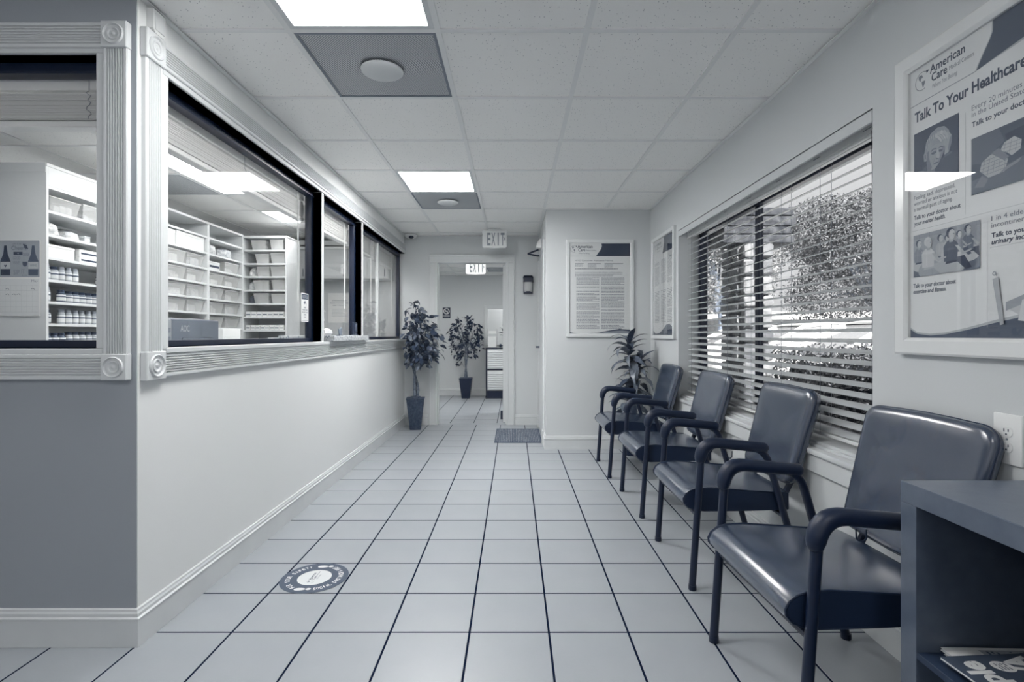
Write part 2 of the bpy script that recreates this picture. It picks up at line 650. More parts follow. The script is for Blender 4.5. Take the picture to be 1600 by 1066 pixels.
# pharmacy ceiling
P_LIGHT = {(0, -1), (0, 0), (0, 2), (0, -3), (-3, -1), (-3, 1)}
P_VENT = {(-1, 0)}
ceil_ph = struct('ceiling')
for i in range(-4, 3):
    for j in range(-4, 6):
        x0, x1 = PX0 + i * 0.57, PX0 + (i + 1) * 0.57
        y0, y1 = PY0 + j * 0.605, PY0 + (j + 1) * 0.605
        if (i, j) in P_LIGHT or (i, j) in P_VENT: continue
        x0 = max(x0, XPB); x1 = min(x1, XL - 0.1); y0 = max(y0, YP + 0.1); y1 = min(y1, 7.1)
        if x1 - x0 < 0.03 or y1 - y0 < 0.03: continue
        ctile(x0, x1, y0, y1, ceil_ph)
for i in range(-3, 3):
    x = PX0 + i * 0.57
    if x < XL - 0.1: MB().box(x - BW / 2, x + BW / 2, YP + 0.1, 7.1, CEIL, CEIL + 0.03).build('main_runner', M_grid, ceil_ph, smooth=False)
for j in range(-3, 6):
    y = PY0 + j * 0.605
    MB().box(XPB, XL - 0.1, y - BW / 2, y + BW / 2, CEIL + 0.0006, CEIL + 0.03).build('cross_tee', M_grid, ceil_ph, smooth=False)

# ceiling of the room beyond
ceil_n = struct('ceiling')
S(MB().box(-3.3, 1.7, YF + 0.12, YN + 0.1, CN + 0.05, CN + 0.11).build('slab', M_grid, ceil_n))
N_VENT = (2, 3)
NX0, NY0 = -1.66, 6.76
for i in range(-2, 6):
    for j in range(0, 5):
        x0, x1 = NX0 + i * 0.6, NX0 + (i + 1) * 0.6
        y0, y1 = NY0 + j * 0.61, NY0 + (j + 1) * 0.61
        if (i, j) in (N_VENT, (0, 1), (3, 1)): continue
        x0 = max(x0, -3.2); x1 = min(x1, 1.6); y1 = min(y1, YN)
        if x1 - x0 < 0.05: continue
        ctile(x0, x1, y0, y1, ceil_n, CN)
for i in range(-2, 6):
    x = NX0 + i * 0.6
    MB().box(x - BW / 2, x + BW / 2, YF + 0.12, YN, CN, CN + 0.03).build('main_runner', M_grid, ceil_n, smooth=False)
for j in range(0, 6):
    y = NY0 + j * 0.61
    if y < YN: MB().box(-3.2, 1.6, y - BW / 2, y + BW / 2, CN + 0.0006, CN + 0.03).build('cross_tee', M_grid, ceil_n, smooth=False)

# ---- ceiling lights (recessed troffers) and perforated return vents
M_lampN = emat('lit_diffuser_near', LIGHT_NEAR)
M_lampA = emat('lit_diffuser_corridor', LIGHT_MAIN)
M_lampB = emat('lit_diffuser_pharmacy', LIGHT_PHARM)
M_lampD = emat('lit_diffuser_added', LIGHT_ADDED)
M_lampC = emat('lit_diffuser_beyond', LIGHT_NEXT)

def troffer(x0, x1, y0, y1, m, label, z=CEIL):
    t = thing('ceiling_light', label, 'ceiling light', ((x0 + x1) / 2, (y0 + y1) / 2, z), 0, 'fluorescent ceiling panels')
    w, d = (x1 - x0) / 2 - 0.012, (y1 - y0) / 2 - 0.012
    f = MB()
    e = 0.024
    f.box(-w, -w + e, -d, d, 0.001, 0.012); f.box(w - e, w, -d, d, 0.001, 0.012)
    f.box(-w + e, w - e, -d, -d + e, 0.001, 0.012); f.box(-w + e, w - e, d - e, d, 0.001, 0.012)
    f.box(-w, w, -d, d, 0.035, 0.04)
    f.build('frame', M_trim, t, smooth=False)
    MB().box(-w + e, w - e, -d + e, d - e, 0.006, 0.009).build('diffuser', m, t, smooth=False)
    return t

c = room_clip(0, -1)
troffer(c[0], c[1], c[2], c[3], M_lampN, 'bright ceiling light panel nearest the viewer, cut off by the top of the photo')
c = room_clip(0, 3)
troffer(*c, M_lampA, 'bright square ceiling light panel in the middle of the corridor, before the exit sign')
for (i, j), lb in (((0, -1), 'pharmacy ceiling light panel nearest the counter corner, half hidden by the window post'),
                   ((0, 0), 'pharmacy ceiling light panel in the middle of the row of three, with two brighter tubes'),
                   ((0, 2), 'pharmacy ceiling light panel farthest back, above the end rack')):
    troffer(PX0 + i * 0.57, PX0 + (i + 1) * 0.57, PY0 + j * 0.605, PY0 + (j + 1) * 0.605, M_lampB, lb)
for (i, j), lb in (((0, -3), 'added pharmacy ceiling light panel, hidden above the counter window blind'), ((-3, -1), 'pharmacy ceiling light panel far left, nearer one'),  # the hidden one is added to light the shelf end panel
                   ((-3, 1), 'pharmacy ceiling light panel far left, farther one')):
    troffer(max(PX0 + i * 0.57, XPB), PX0 + (i + 1) * 0.57, PY0 + j * 0.605, PY0 + (j + 1) * 0.605, M_lampB, lb)
c = room_clip(-2, -4)
troffer(*c, M_lampD, 'added lobby ceiling light panel, unseen behind the viewer, on the left')  # added fill light for the counter wall and near walls
c = room_clip(2, -5)
troffer(*c, M_lampD, 'added lobby ceiling light panel, unseen behind the viewer, on the right')  # second added fill panel, out of view
for k, lb in ((0, 'unseen left ceiling panel of the room beyond the doorway'), (3, 'unseen right ceiling panel of the room beyond the doorway')):
    troffer(NX0 + k * 0.6, NX0 + (k + 1) * 0.6, NY0 + 0.61, NY0 + 1.22, M_lampC, lb, CN)

def perforated(name, v, vhole, scale):
    m = bpy.data.materials.new(name); m.use_nodes = True
    nt = m.node_tree; b = nt.nodes['Principled BSDF']; b.inputs['Roughness'].default_value = 0.5
    tc = nt.nodes.new('ShaderNodeTexCoord')
    mp = nt.nodes.new('ShaderNodeMapping'); mp.inputs['Rotation'].default_value = (0, 0, PI / 4)
    vo = nt.nodes.new('ShaderNodeTexVoronoi'); vo.inputs['Scale'].default_value = scale; vo.inputs['Randomness'].default_value = 0.0
    vo.voronoi_dimensions = '2D'
    r = nt.nodes.new('ShaderNodeValToRGB')
    r.color_ramp.elements[0].position = 0.30; r.color_ramp.elements[0].color = G(vhole)
    r.color_ramp.elements[1].position = 0.36; r.color_ramp.elements[1].color = G(v)
    nt.links.new(tc.outputs['Object'], mp.inputs[0]); nt.links.new(mp.outputs[0], vo.inputs['Vector'])
    nt.links.new(vo.outputs['Distance'], r.inputs[0]); nt.links.new(r.outputs[0], b.inputs['Base Color'])
    return m
M_perf = perforated('perforated_steel', 0.80, 0.22, 120)
M_perf_disc = mat('vent_disc', 0.84, 0.5, 0.3)

def vent(x0, x1, y0, y1, label, z=CEIL, disc=True):
    t = thing('ceiling_vent', label, 'vent', ((x0 + x1) / 2, (y0 + y1) / 2, z), 0, 'perforated ceiling vents')
    w, d = (x1 - x0) / 2 - 0.013, (y1 - y0) / 2 - 0.013
    MB().box(-w, w, -d, d, 0.004, 0.014).build('perforated_panel', M_perf, t, smooth=False)
    f = MB()
    e = 0.012
    f.box(-w, -w + e, -d, d, 0.001, 0.004); f.box(w - e, w, -d, d, 0.001, 0.004)
    f.box(-w + e, w - e, -d, -d + e, 0.001, 0.004); f.box(-w + e, w - e, d - e, d, 0.001, 0.004)
    f.build('frame', M_grey, t, smooth=False)
    if disc:
        MB().lathe([(0.001, -0.022), (0.085, -0.020), (0.096, -0.014), (0.098, -0.008), (0.09, -0.004)], 32).build('round_damper_plate', M_perf_disc, t)
        MB().lathe([(0.03, -0.006), (0.03, 0.005)], 12).build('stem', M_grey, t)
    return t
vent(*room_clip(0, 0), 'perforated grey ceiling vent with round plate, nearest the viewer beside the first light')
vent(*room_clip(0, 4), 'perforated ceiling vent with round plate, farther one behind the second light')
vent(PX0 - 0.57, PX0, PY0, PY0 + 0.605, 'grey ceiling vent inside the pharmacy, left of the middle light panel', disc=False)
vent(NX0 + 2 * 0.6, NX0 + 3 * 0.6, NY0 + 3 * 0.61, NY0 + 4 * 0.61, 'dark ceiling vent in the room beyond, right of its exit sign', CN, disc=False)

# ---- baseboards
BPROF = [(0, 0), (0.017, 0), (0.017, 0.097), (0.020, 0.100), (0.020, 0.105), (0.013, 0.109), (0.013, 0.120), (0.009, 0.127), (0.008, 0.134), (0, 0.136)]

def baseboard(name, p0, p1, nrm, m0=0.0, m1=0.0):
    """profile swept from p0 to p1; m0/m1 = 1 outer mitre, -1 inner mitre"""
    p0, p1, n = Vector(p0), Vector(p1), Vector(nrm)
    d = (p1 - p0).normalized()
    a = [p0 + n * q[0] + Vector((0, 0, q[1])) - d * q[0] * m0 for q in BPROF]
    b = [p1 + n * q[0] + Vector((0, 0, q[1])) + d * q[0] * m1 for q in BPROF]
    return S(MB().loft([a, b]).build(name, M_base, smooth=False))
baseboard('baseboard_left', (XL, YP, 0), (XL, YF, 0), (1, 0, 0), 1, -1)
baseboard('baseboard_counter', (XPB, YP, 0), (XL, YP, 0), (0, -1, 0), 0, 1)
baseboard('baseboard_far', (XL, YF, 0), (-1.085, YF, 0), (0, -1, 0), -1, 0)
baseboard('baseboard_far', (0.018, YF, 0), (XJ, YF, 0), (0, -1, 0), 0, -1)
baseboard('baseboard_alcove', (XJ, YJ, 0), (XR, YJ, 0), (0, -1, 0), 1, -1)
baseboard('baseboard_side', (XJ, YJ, 0), (XJ, 5.40, 0), (-1, 0, 0), 1, 0)
baseboard('baseboard_right', (XR, -2.5, 0), (XR, YJ, 0), (-1, 0, 0), 0, -1)
baseboard('baseboard_beyond', (-3.2, YN, 0), (1.6, YN, 0), (0, -1, 0))

# ---- fluted casings with rosette blocks round the reception windows
def flute_profile(w, t=0.02, n=7):
    """(across, out) loop of a fluted board"""
    pts = [(0, 0), (0, t * 0.8), (0.004, t)]
    m = 0.012
    fw = (w - 2 * m) / n
    for k in range(n):
        a = m + k * fw
        pts += [(a + fw * 0.12, t), (a + fw * 0.28, t - 0.005), (a + fw * 0.5, t - 0.007), (a + fw * 0.72, t - 0.005), (a + fw * 0.88, t)]
    pts += [(w - 0.004, t), (w, t * 0.8), (w, 0)]
    return pts

def fluted(name, parent, org, along, across, out, length, w):
    o, al, ac, ou = Vector(org), Vector(along), Vector(across), Vector(out)
    pr = flute_profile(w)
    a = [o + ac * p[0] + ou * p[1] for p in pr]
    b = [q + al * length for q in a]
    return MB().loft([a, b]).build(name, M_trim, parent, smooth=False)

def rosette(parent, centre, ux, out, size):
    """square block with turned rings; faces +Y local -> oriented by ux/out"""
    c_, u, n = Vector(centre), Vector(ux), Vector(out)
    w = Vector((0, 0, 1))
    mt = Matrix((( u.x, n.x, w.x, c_.x), (u.y, n.y, w.y, c_.y), (u.z, n.z, w.z, c_.z), (0, 0, 0, 1)))
    h = size / 2
    b = MB()
    b.box(-h, h, 0.0, 0.028, -h, h, 0.003, 1)
    o = b.build('rosette_block', M_trim, parent)
    o.matrix_local = mt
    r = MB().lathe([(h * 0.80, 0.027), (h * 0.80, 0.030), (h * 0.74, 0.034), (h * 0.68, 0.030), (h * 0.60, 0.026), (h * 0.50, 0.027),
                    (h * 0.44, 0.032), (h * 0.36, 0.031), (h * 0.26, 0.025), (h * 0.15, 0.029), (0.001, 0.033)], 32, axis='Y')
    r.build('rosette_ring', M_trim, o)
    return o

RS = 0.108
zb, zt = 1.021, 2.228      # centres of bottom and top rosettes
trimL = struct('trim_1')
y_ros = 1.995
rosette(trimL, (XL, y_ros, zb), (0, 1, 0), (1, 0, 0), RS)
rosette(trimL, (XL, y_ros, zt), (0, 1, 0), (1, 0, 0), RS)
fluted('fluted_upright', trimL, (XL, y_ros - 0.047, zb + RS / 2), (0, 0, 1), (0, 1, 0), (1, 0, 0), zt - zb - RS, 0.094)
fluted('fluted_sill_casing', trimL, (XL, y_ros + RS / 2, zb - 0.047), (0, 1, 0), (0, 0, 1), (1, 0, 0), YF - y_ros - RS / 2, 0.094)
fluted('fluted_head_casing', trimL, (XL, y_ros + RS / 2, zt - 0.047), (0, 1, 0), (0, 0, 1), (1, 0, 0), YF - y_ros - RS / 2 - 0.004, 0.094)
MB().box(XL - 0.06, XL + 0.026, Y1a - 0.03, YF, SILL - 0.022, SILL, 0.003, 1).build('sill_ledge', M_trim, trimL)
MB().box(XL - 0.06, XL + 0.012, Y1a - 0.03, YF, HEAD, HEAD + 0.022, 0.002, 1).build('head_ledge', M_trim, trimL)
MB().box(XL - 0.06, XL + 0.012, Y1a - 0.035, Y1a, SILL, HEAD, 0.002, 1).build('jamb_strip', M_trim, trimL)
for (a, b) in ((Y1b, Y2a), (Y2b, Y3a)):
    MB().box(XL - 0.1, XL + 0.006, a, b, SILL, HEAD, 0.002, 1).build('post', M_trim, trimL)

trimF = struct('trim_2')
x_ros = -1.449
rosette(trimF, (x_ros, YP, zb), (1, 0, 0), (0, -1, 0), RS - 0.012)
rosette(trimF, (x_ros, YP, zt), (1, 0, 0), (0, -1, 0), RS - 0.012)
fluted('fluted_upright', trimF, (x_ros - 0.045, YP, zb + 0.048), (0, 0, 1), (1, 0, 0), (0, -1, 0), zt - zb - 0.096, 0.09)
fluted('fluted_sill_casing', trimF, (XPB, YP, zb - 0.047), (1, 0, 0), (0, 0, 1), (0, -1, 0), x_ros - 0.048 - XPB, 0.094)
fluted('fluted_head_casing', trimF, (XPB, YP, zt - 0.047), (1, 0, 0), (0, 0, 1), (0, -1, 0), x_ros - 0.048 - XPB, 0.094)
MB().box(-2.95, -1.495, YP - 0.018, YP + 0.06, SILL - 0.022, SILL, 0.003, 1).build('sill_ledge', M_trim, trimF)
MB().box(-2.95, -1.495, YP - 0.014, YP + 0.06, HEAD + 0.005, HEAD + 0.03, 0.002, 1).build('head_ledge', M_trim, trimF)
MB().box(-1.522, -1.495, YP - 0.014, YP + 0.06, SILL, HEAD + 0.005, 0.002, 1).build('jamb_strip', M_trim, trimF)

# ---- reception windows: black frames and panes
def win_side(n, y0, y1, mull=None, glass=True):
    w = struct('window_%d' % n)
    fx0, fx1 = XL - 0.1, XL - 0.054
    e = 0.030
    MB().box(fx0, fx1, y0, y1, HEAD - e, HEAD, 0.002, 1).build('frame_head', M_black, w)
    MB().box(fx0, fx1 + 0.006, y0, y1, HEAD - e - 0.008, HEAD - e, 0.001, 1).build('frame_track', M_black, w)
    MB().box(fx0, fx1, y0, y1, SILL, SILL + 0.028, 0.002, 1).build('frame_sill', M_black, w)
    MB().box(fx0, fx1, y0, y0 + 0.03, SILL + 0.028, HEAD - e - 0.008, 0.002, 1).build('frame_stile', M_black, w)
    MB().box(fx0, fx1, y1 - 0.04, y1, SILL + 0.028, HEAD - e - 0.008, 0.002, 1).build('frame_stile', M_black, w)
    MB().box(fx0 + 0.022, fx0 + 0.028, y0 + 0.03, y1 - 0.04, SILL + 0.028, HEAD - e - 0.008).build('pane', M_glass, w, smooth=False)
    if mull:
        MB().box(fx0 + 0.004, fx0 + 0.034, mull - 0.022, mull + 0.022, SILL + 0.028, HEAD - e - 0.008, 0.002, 1).build('mullion', M_trim, w)
win_side(2, Y1a, Y1b)
win_side(3, Y2a, Y2b)
win_side(4, Y3a, YF, 5.62)
w5 = struct('window_5')
fy0, fy1 = YP + 0.054, YP + 0.1
MB().box(-2.95, -1.522, fy0, fy1, HEAD - 0.030, HEAD + 0.005, 0.002, 1).build('frame_head', M_black, w5)
MB().box(-2.95, -1.522, fy0 - 0.006, fy1, HEAD - 0.038, HEAD - 0.030, 0.001, 1).build('frame_track', M_black, w5)
MB().box(-2.95, -1.522, fy0, fy1, SILL, SILL + 0.030, 0.002, 1).build('frame_sill', M_black, w5)
MB().box(-2.95, -2.91, fy0, fy1, SILL + 0.03, HEAD - 0.038, 0.002, 1).build('frame_stile', M_black, w5)
MB().box(-2.91, -1.522, fy0 + 0.018, fy0 + 0.024, SILL + 0.03, HEAD - 0.038).build('pane', M_glass, w5, smooth=False)

# ---- the big outside window on the right
w1 = struct('window_1')
wx = XR + 0.165
fr = M_black
MB().box(wx, wx + 0.06, WY0, WY1, WZ1 - 0.05, WZ1, 0.003, 1).build('frame_head', fr, w1)
MB().box(wx, wx + 0.06, WY0, WY1, WZ0, WZ0 + 0.06, 0.003, 1).build('frame_sill', fr, w1)
MB().box(wx, wx + 0.06, WY1 - 0.045, WY1, WZ0 + 0.06, WZ1 - 0.05, 0.003, 1).build('frame_stile', fr, w1)
MB().box(wx, wx + 0.06, WY0, WY0 + 0.045, WZ0 + 0.06, WZ1 - 0.05, 0.003, 1).build('frame_stile', fr, w1)
ym = 3.30
MB().box(wx, wx + 0.03, ym - 0.028, ym + 0.022, WZ0 + 0.06, WZ1 - 0.05, 0.003, 1).build('meeting_stile', fr, w1)
MB().box(wx + 0.032, wx + 0.06, ym + 0.03, ym + 0.085, WZ0 + 0.06, WZ1 - 0.05, 0.003, 1).build('meeting_stile', fr, w1)
MB().box(wx + 0.018, wx + 0.024, WY0 + 0.045, ym - 0.028, WZ0 + 0.06, WZ1 - 0.05).build('pane', M_glass, w1, smooth=False)
MB().box(wx + 0.042, wx + 0.048, ym + 0.085, WY1 - 0.045, WZ0 + 0.06, WZ1 - 0.05).build('pane', M_glass, w1, smooth=False)
trimW = struct('trim_3')
MB().box(XR - 0.028, wx, WY0 - 0.05, WY1 + 0.05, WZ0 - 0.024, WZ0 + 0.001, 0.004, 2).build('window_stool', M_trim, trimW)
MB().box(XR - 0.016, XR, WY0 - 0.03, WY1 + 0.03, WZ0 - 0.105, WZ0 - 0.024, 0.003, 1).build('window_apron', M_trim, trimW)
for k, (xa, zz) in enumerate(((XR + 0.012, 0.014), (XR + 0.030, 0.026))):
    MB().box(xa, wx, WY0, WY1, WZ0 + 0.001, WZ0 + zz, 0.002, 1).build('sill_track', M_trim, trimW)
MB().box(XR, XR + 0.012, WY0 + 0.005, WY1 - 0.003, 1.948, WZ1 - 0.005, 0.002, 1).build('valance_board', M_wall, trimW)
MB().box(XR + 0.006, XR + 0.010, WY0, WY1, WZ1 - 0.008, WZ1).build('gap_shade_strip', M_black, trimW, smooth=False)  # black strip painting the shade in the gap above the board

# ---- doorway to the room beyond
d1 = struct('door_1')
CW = 0.105
def door_casing(nm, x0, x1, z0, z1, vert):
    m = MB()
    m.box(x0, x1, YF - 0.018, YF, z0, z1, 0.003, 1)
    if vert:
        s = 1 if nm == 'l' else -1
        xi = x1 if s == 1 else x0
        m.box(min(xi, xi - s * 0.03), max(xi, xi - s * 0.03), YF - 0.024, YF - 0.016, z0, z1, 0.002, 1)
        xo = x0 if s == 1 else x1
        m.box(min(xo, xo + s * 0.022), max(xo, xo + s * 0.022), YF - 0.027, YF - 0.016, z0, z1, 0.002, 1)
    else:
        m.box(x0, x1, YF - 0.027, YF - 0.016, z1 - 0.022, z1, 0.002, 1)
        m.box(x0, x1, YF - 0.024, YF - 0.016, z0, z0 + 0.03, 0.002, 1)
    return m.build('casing', M_trim, d1)
door_casing('l', DX0 - CW, DX0, 0, DZ, True)
door_casing('r', DX1, DX1 + CW, 0, DZ, True)
door_casing('t', DX0 - CW, DX1 + CW, DZ, DZ + CW, False)
MB().box(DX0 - 0.02, DX0, YF, YF + 0.12, 0, DZ).build('jamb', M_trim, d1, smooth=False)
MB().box(DX1, DX1 + 0.02, YF, YF + 0.12, 0, DZ).build('jamb', M_trim, d1, smooth=False)
MB().box(DX0, DX1, YF, YF + 0.12, DZ, DZ + 0.02).build('jamb_head', M_trim, d1, smooth=False)
MB().box(DX1 - 0.012, DX1, YF + 0.05, YF + 0.08, 0, DZ).build('door_stop_strip', M_trim, d1, smooth=False)
MB().box(DX0, DX0 + 0.012, YF + 0.05, YF + 0.08, 0, DZ).build('door_stop_strip', M_trim, d1, smooth=False)
leaf = MB().box(DX1 - 0.045, DX1 - 0.004, YF + 0.13, YF + 0.98, 0.012, DZ - 0.006, 0.002, 1).build('door_leaf', M_trim, d1)
MB().lathe([(0.012, 0.0), (0.012, -0.03), (0.026, -0.04), (0.028, -0.055), (0.015, -0.066), (0.001, -0.068)], 16, (DX1 - 0.045, YF + 0.91, 0.98), 'X').build('door_knob', M_chrome, leaf)

# side exit door in the block, seen edge-on
d2 = struct('door_2')
DY0, DY1 = 5.50, 6.42
MB().box(XJ - 0.02, XJ, DY0 - 0.09, DY0, 0.0, 2.13, 0.004, 1).build('casing', M_trim, d2)
MB().box(XJ - 0.02, XJ, DY1, DY1 + 0.09, 0.0, 2.13, 0.004, 1).build('casing', M_trim, d2)
MB().box(XJ - 0.02, XJ, DY0, DY1, 2.04, 2.13, 0.004, 1).build('casing', M_trim, d2)
MB().box(XJ - 0.028, XJ, DY0 - 0.094, DY0 + 0.002, 0.0, 0.15, 0.004, 1).build('plinth', M_trim, d2)
MB().box(XJ - 0.028, XJ, DY1 - 0.002, DY1 + 0.094, 0.0, 0.15, 0.004, 1).build('plinth', M_trim, d2)
leaf2 = MB().box(XJ - 0.008, XJ, DY0, DY1, 0.012, 2.04, 0.002, 1).build('door_leaf', M_trim, d2)
MB().box(XJ - 0.055, XJ - 0.008, DY1 - 0.08, DY1 - 0.06, 0.98, 1.0, 0.003, 1).build('door_lever', M_chrome, leaf2)
t = thing('door_closer', 'door closer with dark folding arm above the side exit door', 'door closer', (XJ - 0.02, 5.86, 2.09))
MB().prism([(0, 0.0), (-0.055, 0.0), (-0.045, 0.055), (-0.012, 0.10), (0, 0.10)], -0.12, 0.10, 'Y').build('body', M_white, t)
MB().tube([(-0.03, -0.05, -0.012), (-0.135, 0.09, -0.032), (-0.135, 0.11, -0.034)], 0.010, 8).build('arm', M_dark, t)
MB().tube([(-0.135, 0.11, -0.034), (-0.022, 0.25, -0.034), (0.0, 0.25, -0.034)], 0.010, 8).build('arm', M_dark, t)

# reception hatch in the back wall of the room beyond
w6 = struct('window_6')
MB().box(-0.56, -0.50, YN - 0.02, YN + 0.02, 0.93, 1.68, 0.004, 1).build('casing', M_trim, w6)
MB().box(0.55, 0.61, YN - 0.02, YN + 0.02, 0.93, 1.68, 0.004, 1).build('casing', M_trim, w6)
MB().box(-0.50, 0.55, YN - 0.02, YN + 0.02, 1.62, 1.68, 0.004, 1).build('casing', M_trim, w6)
MB().box(-0.50, 0.55, YN - 0.02, YN + 0.02, 0.93, 0.96, 0.004, 1).build('sill', M_trim, w6)
MB().box(-0.50, 0.55, YN + 0.05, YN + 0.056, 0.96, 1.62).build('pane', M_glass, w6, smooth=False)
troffer(-0.3, 0.3, YN + 0.3, YN + 0.9, M_lampD, 'added unseen ceiling light in the office behind the hatch of the room beyond', CN - 0.045)  # lamp added to brighten the view through the hatch
wall('wall_hatch', (-1.2, 1.3, YN + 1.0, YN + 1.1, 0, CN + 0.1), (-1.3, -1.2, YN + 0.1, YN + 1.1, 0, CN + 0.1), (1.3, 1.4, YN + 0.1, YN + 1.1, 0, CN + 0.1),
     (-1.3, 1.4, YN + 0.1, YN + 1.1, CN, CN + 0.1))
# ================================================================== BLIND ON THE BIG WINDOW
BXc = XR + 0.098
bl = thing('venetian_blind', 'white two-inch venetian blind hanging open in the big window on the right', 'blind', (BXc, (WY0 + WY1) / 2, WZ0 + 0.045))
L2 = (WY1 - WY0) / 2 - 0.008
zb0 = WZ0 + 0.045
top = WZ1 - 0.050 - zb0
MB().box(-0.028, 0.028, -L2, L2, top - 0.004, top + 0.045, 0.004, 1).build('headrail', M_white, bl)
MB().box(-0.030, -0.027, -L2, L2, top - 0.022, top - 0.006, 0.001, 1).build('headrail_lip', M_white, bl)
tilt = math.radians(17)
sl = [(-0.025, 0.0), (-0.0125, 0.0022), (0.0, 0.003), (0.0125, 0.0022), (0.025, 0.0), (0.025, -0.0024), (0.0, 0.0004), (-0.025, -0.0024)]
slp = [(x * math.cos(tilt) - z * math.sin(tilt), x * math.sin(tilt) + z * math.cos(tilt)) for x, z in sl]
slat_me = None
NS = 28
for k in range(NS):
    z = 0.032 + k * (top - 0.045) / (NS - 1)
    if slat_me is None:
        o = MB().prism(slp, -L2 + 0.004, L2 - 0.004, 'Y').build('slat', M_blind, bl)
        slat_me = o.data
    else:
        o = link('slat', slat_me, bl)
    o.location = (0, random.uniform(-0.002, 0.002), z)
MB().box(-0.026, 0.026, -L2, L2, 0.0, 0.016, 0.003, 1).build('bottom_rail', M_white, bl)
nl = 7
for k in range(nl):
    y = -L2 + 0.10 + k * (2 * L2 - 0.2) / (nl - 1)
    c = MB()
    for x in (-0.0265, 0.0265):
        c.tube([(x, y, 0.01), (x, y, top)], 0.0011, 5)
    c.tube([(-0.0285, y, top + 0.02), (-0.0285, y + 0.05, top + 0.02)], 0.0015, 5)
    c.build('ladder_cord', M_grey, bl)
c = MB()
for dy in (0.0, 0.012):
    pts = [(-0.034 - 0.004 * math.sin(k * 0.9 + dy * 90), -L2 + 0.07 + dy + 0.004 * math.sin(k * 1.3 + dy * 60), top - k * 0.105) for k in range(12)]
    c.tube(pts, 0.0014, 5)
c.build('pull_cord', M_dark, bl)
MB().tube([(-0.036, -L2 + 0.055, top), (-0.038, -L2 + 0.055, top - 0.55)], 0.0042, 6).build('tilt_wand', M_grey, bl)

# ================================================================== CHAIRS
def smooth_path(pts, n=6):
    """round the inner corners given as (point, radius)"""
    out = [Vector(pts[0][0])]
    for i in range(1, len(pts) - 1):
        p, r = Vector(pts[i][0]), pts[i][1]
        a = (Vector(pts[i - 1][0]) - p).normalized(); b = (Vector(pts[i + 1][0]) - p).normalized()
        for k in range(n + 1):
            t = k / n
            out.append((p + a * r) * (1 - t) ** 2 + p * 2 * t * (1 - t) + (p + b * r) * t * t)
    out.append(Vector(pts[-1][0]))
    return out

HW = 0.278
def frame_path(y):
    return smooth_path([((0.0, y, 0.012), 0), ((0.045, y, 0.655), 0.085), ((0.325, y, 0.628), 0.065), ((0.505, y, 0.012), 0)])

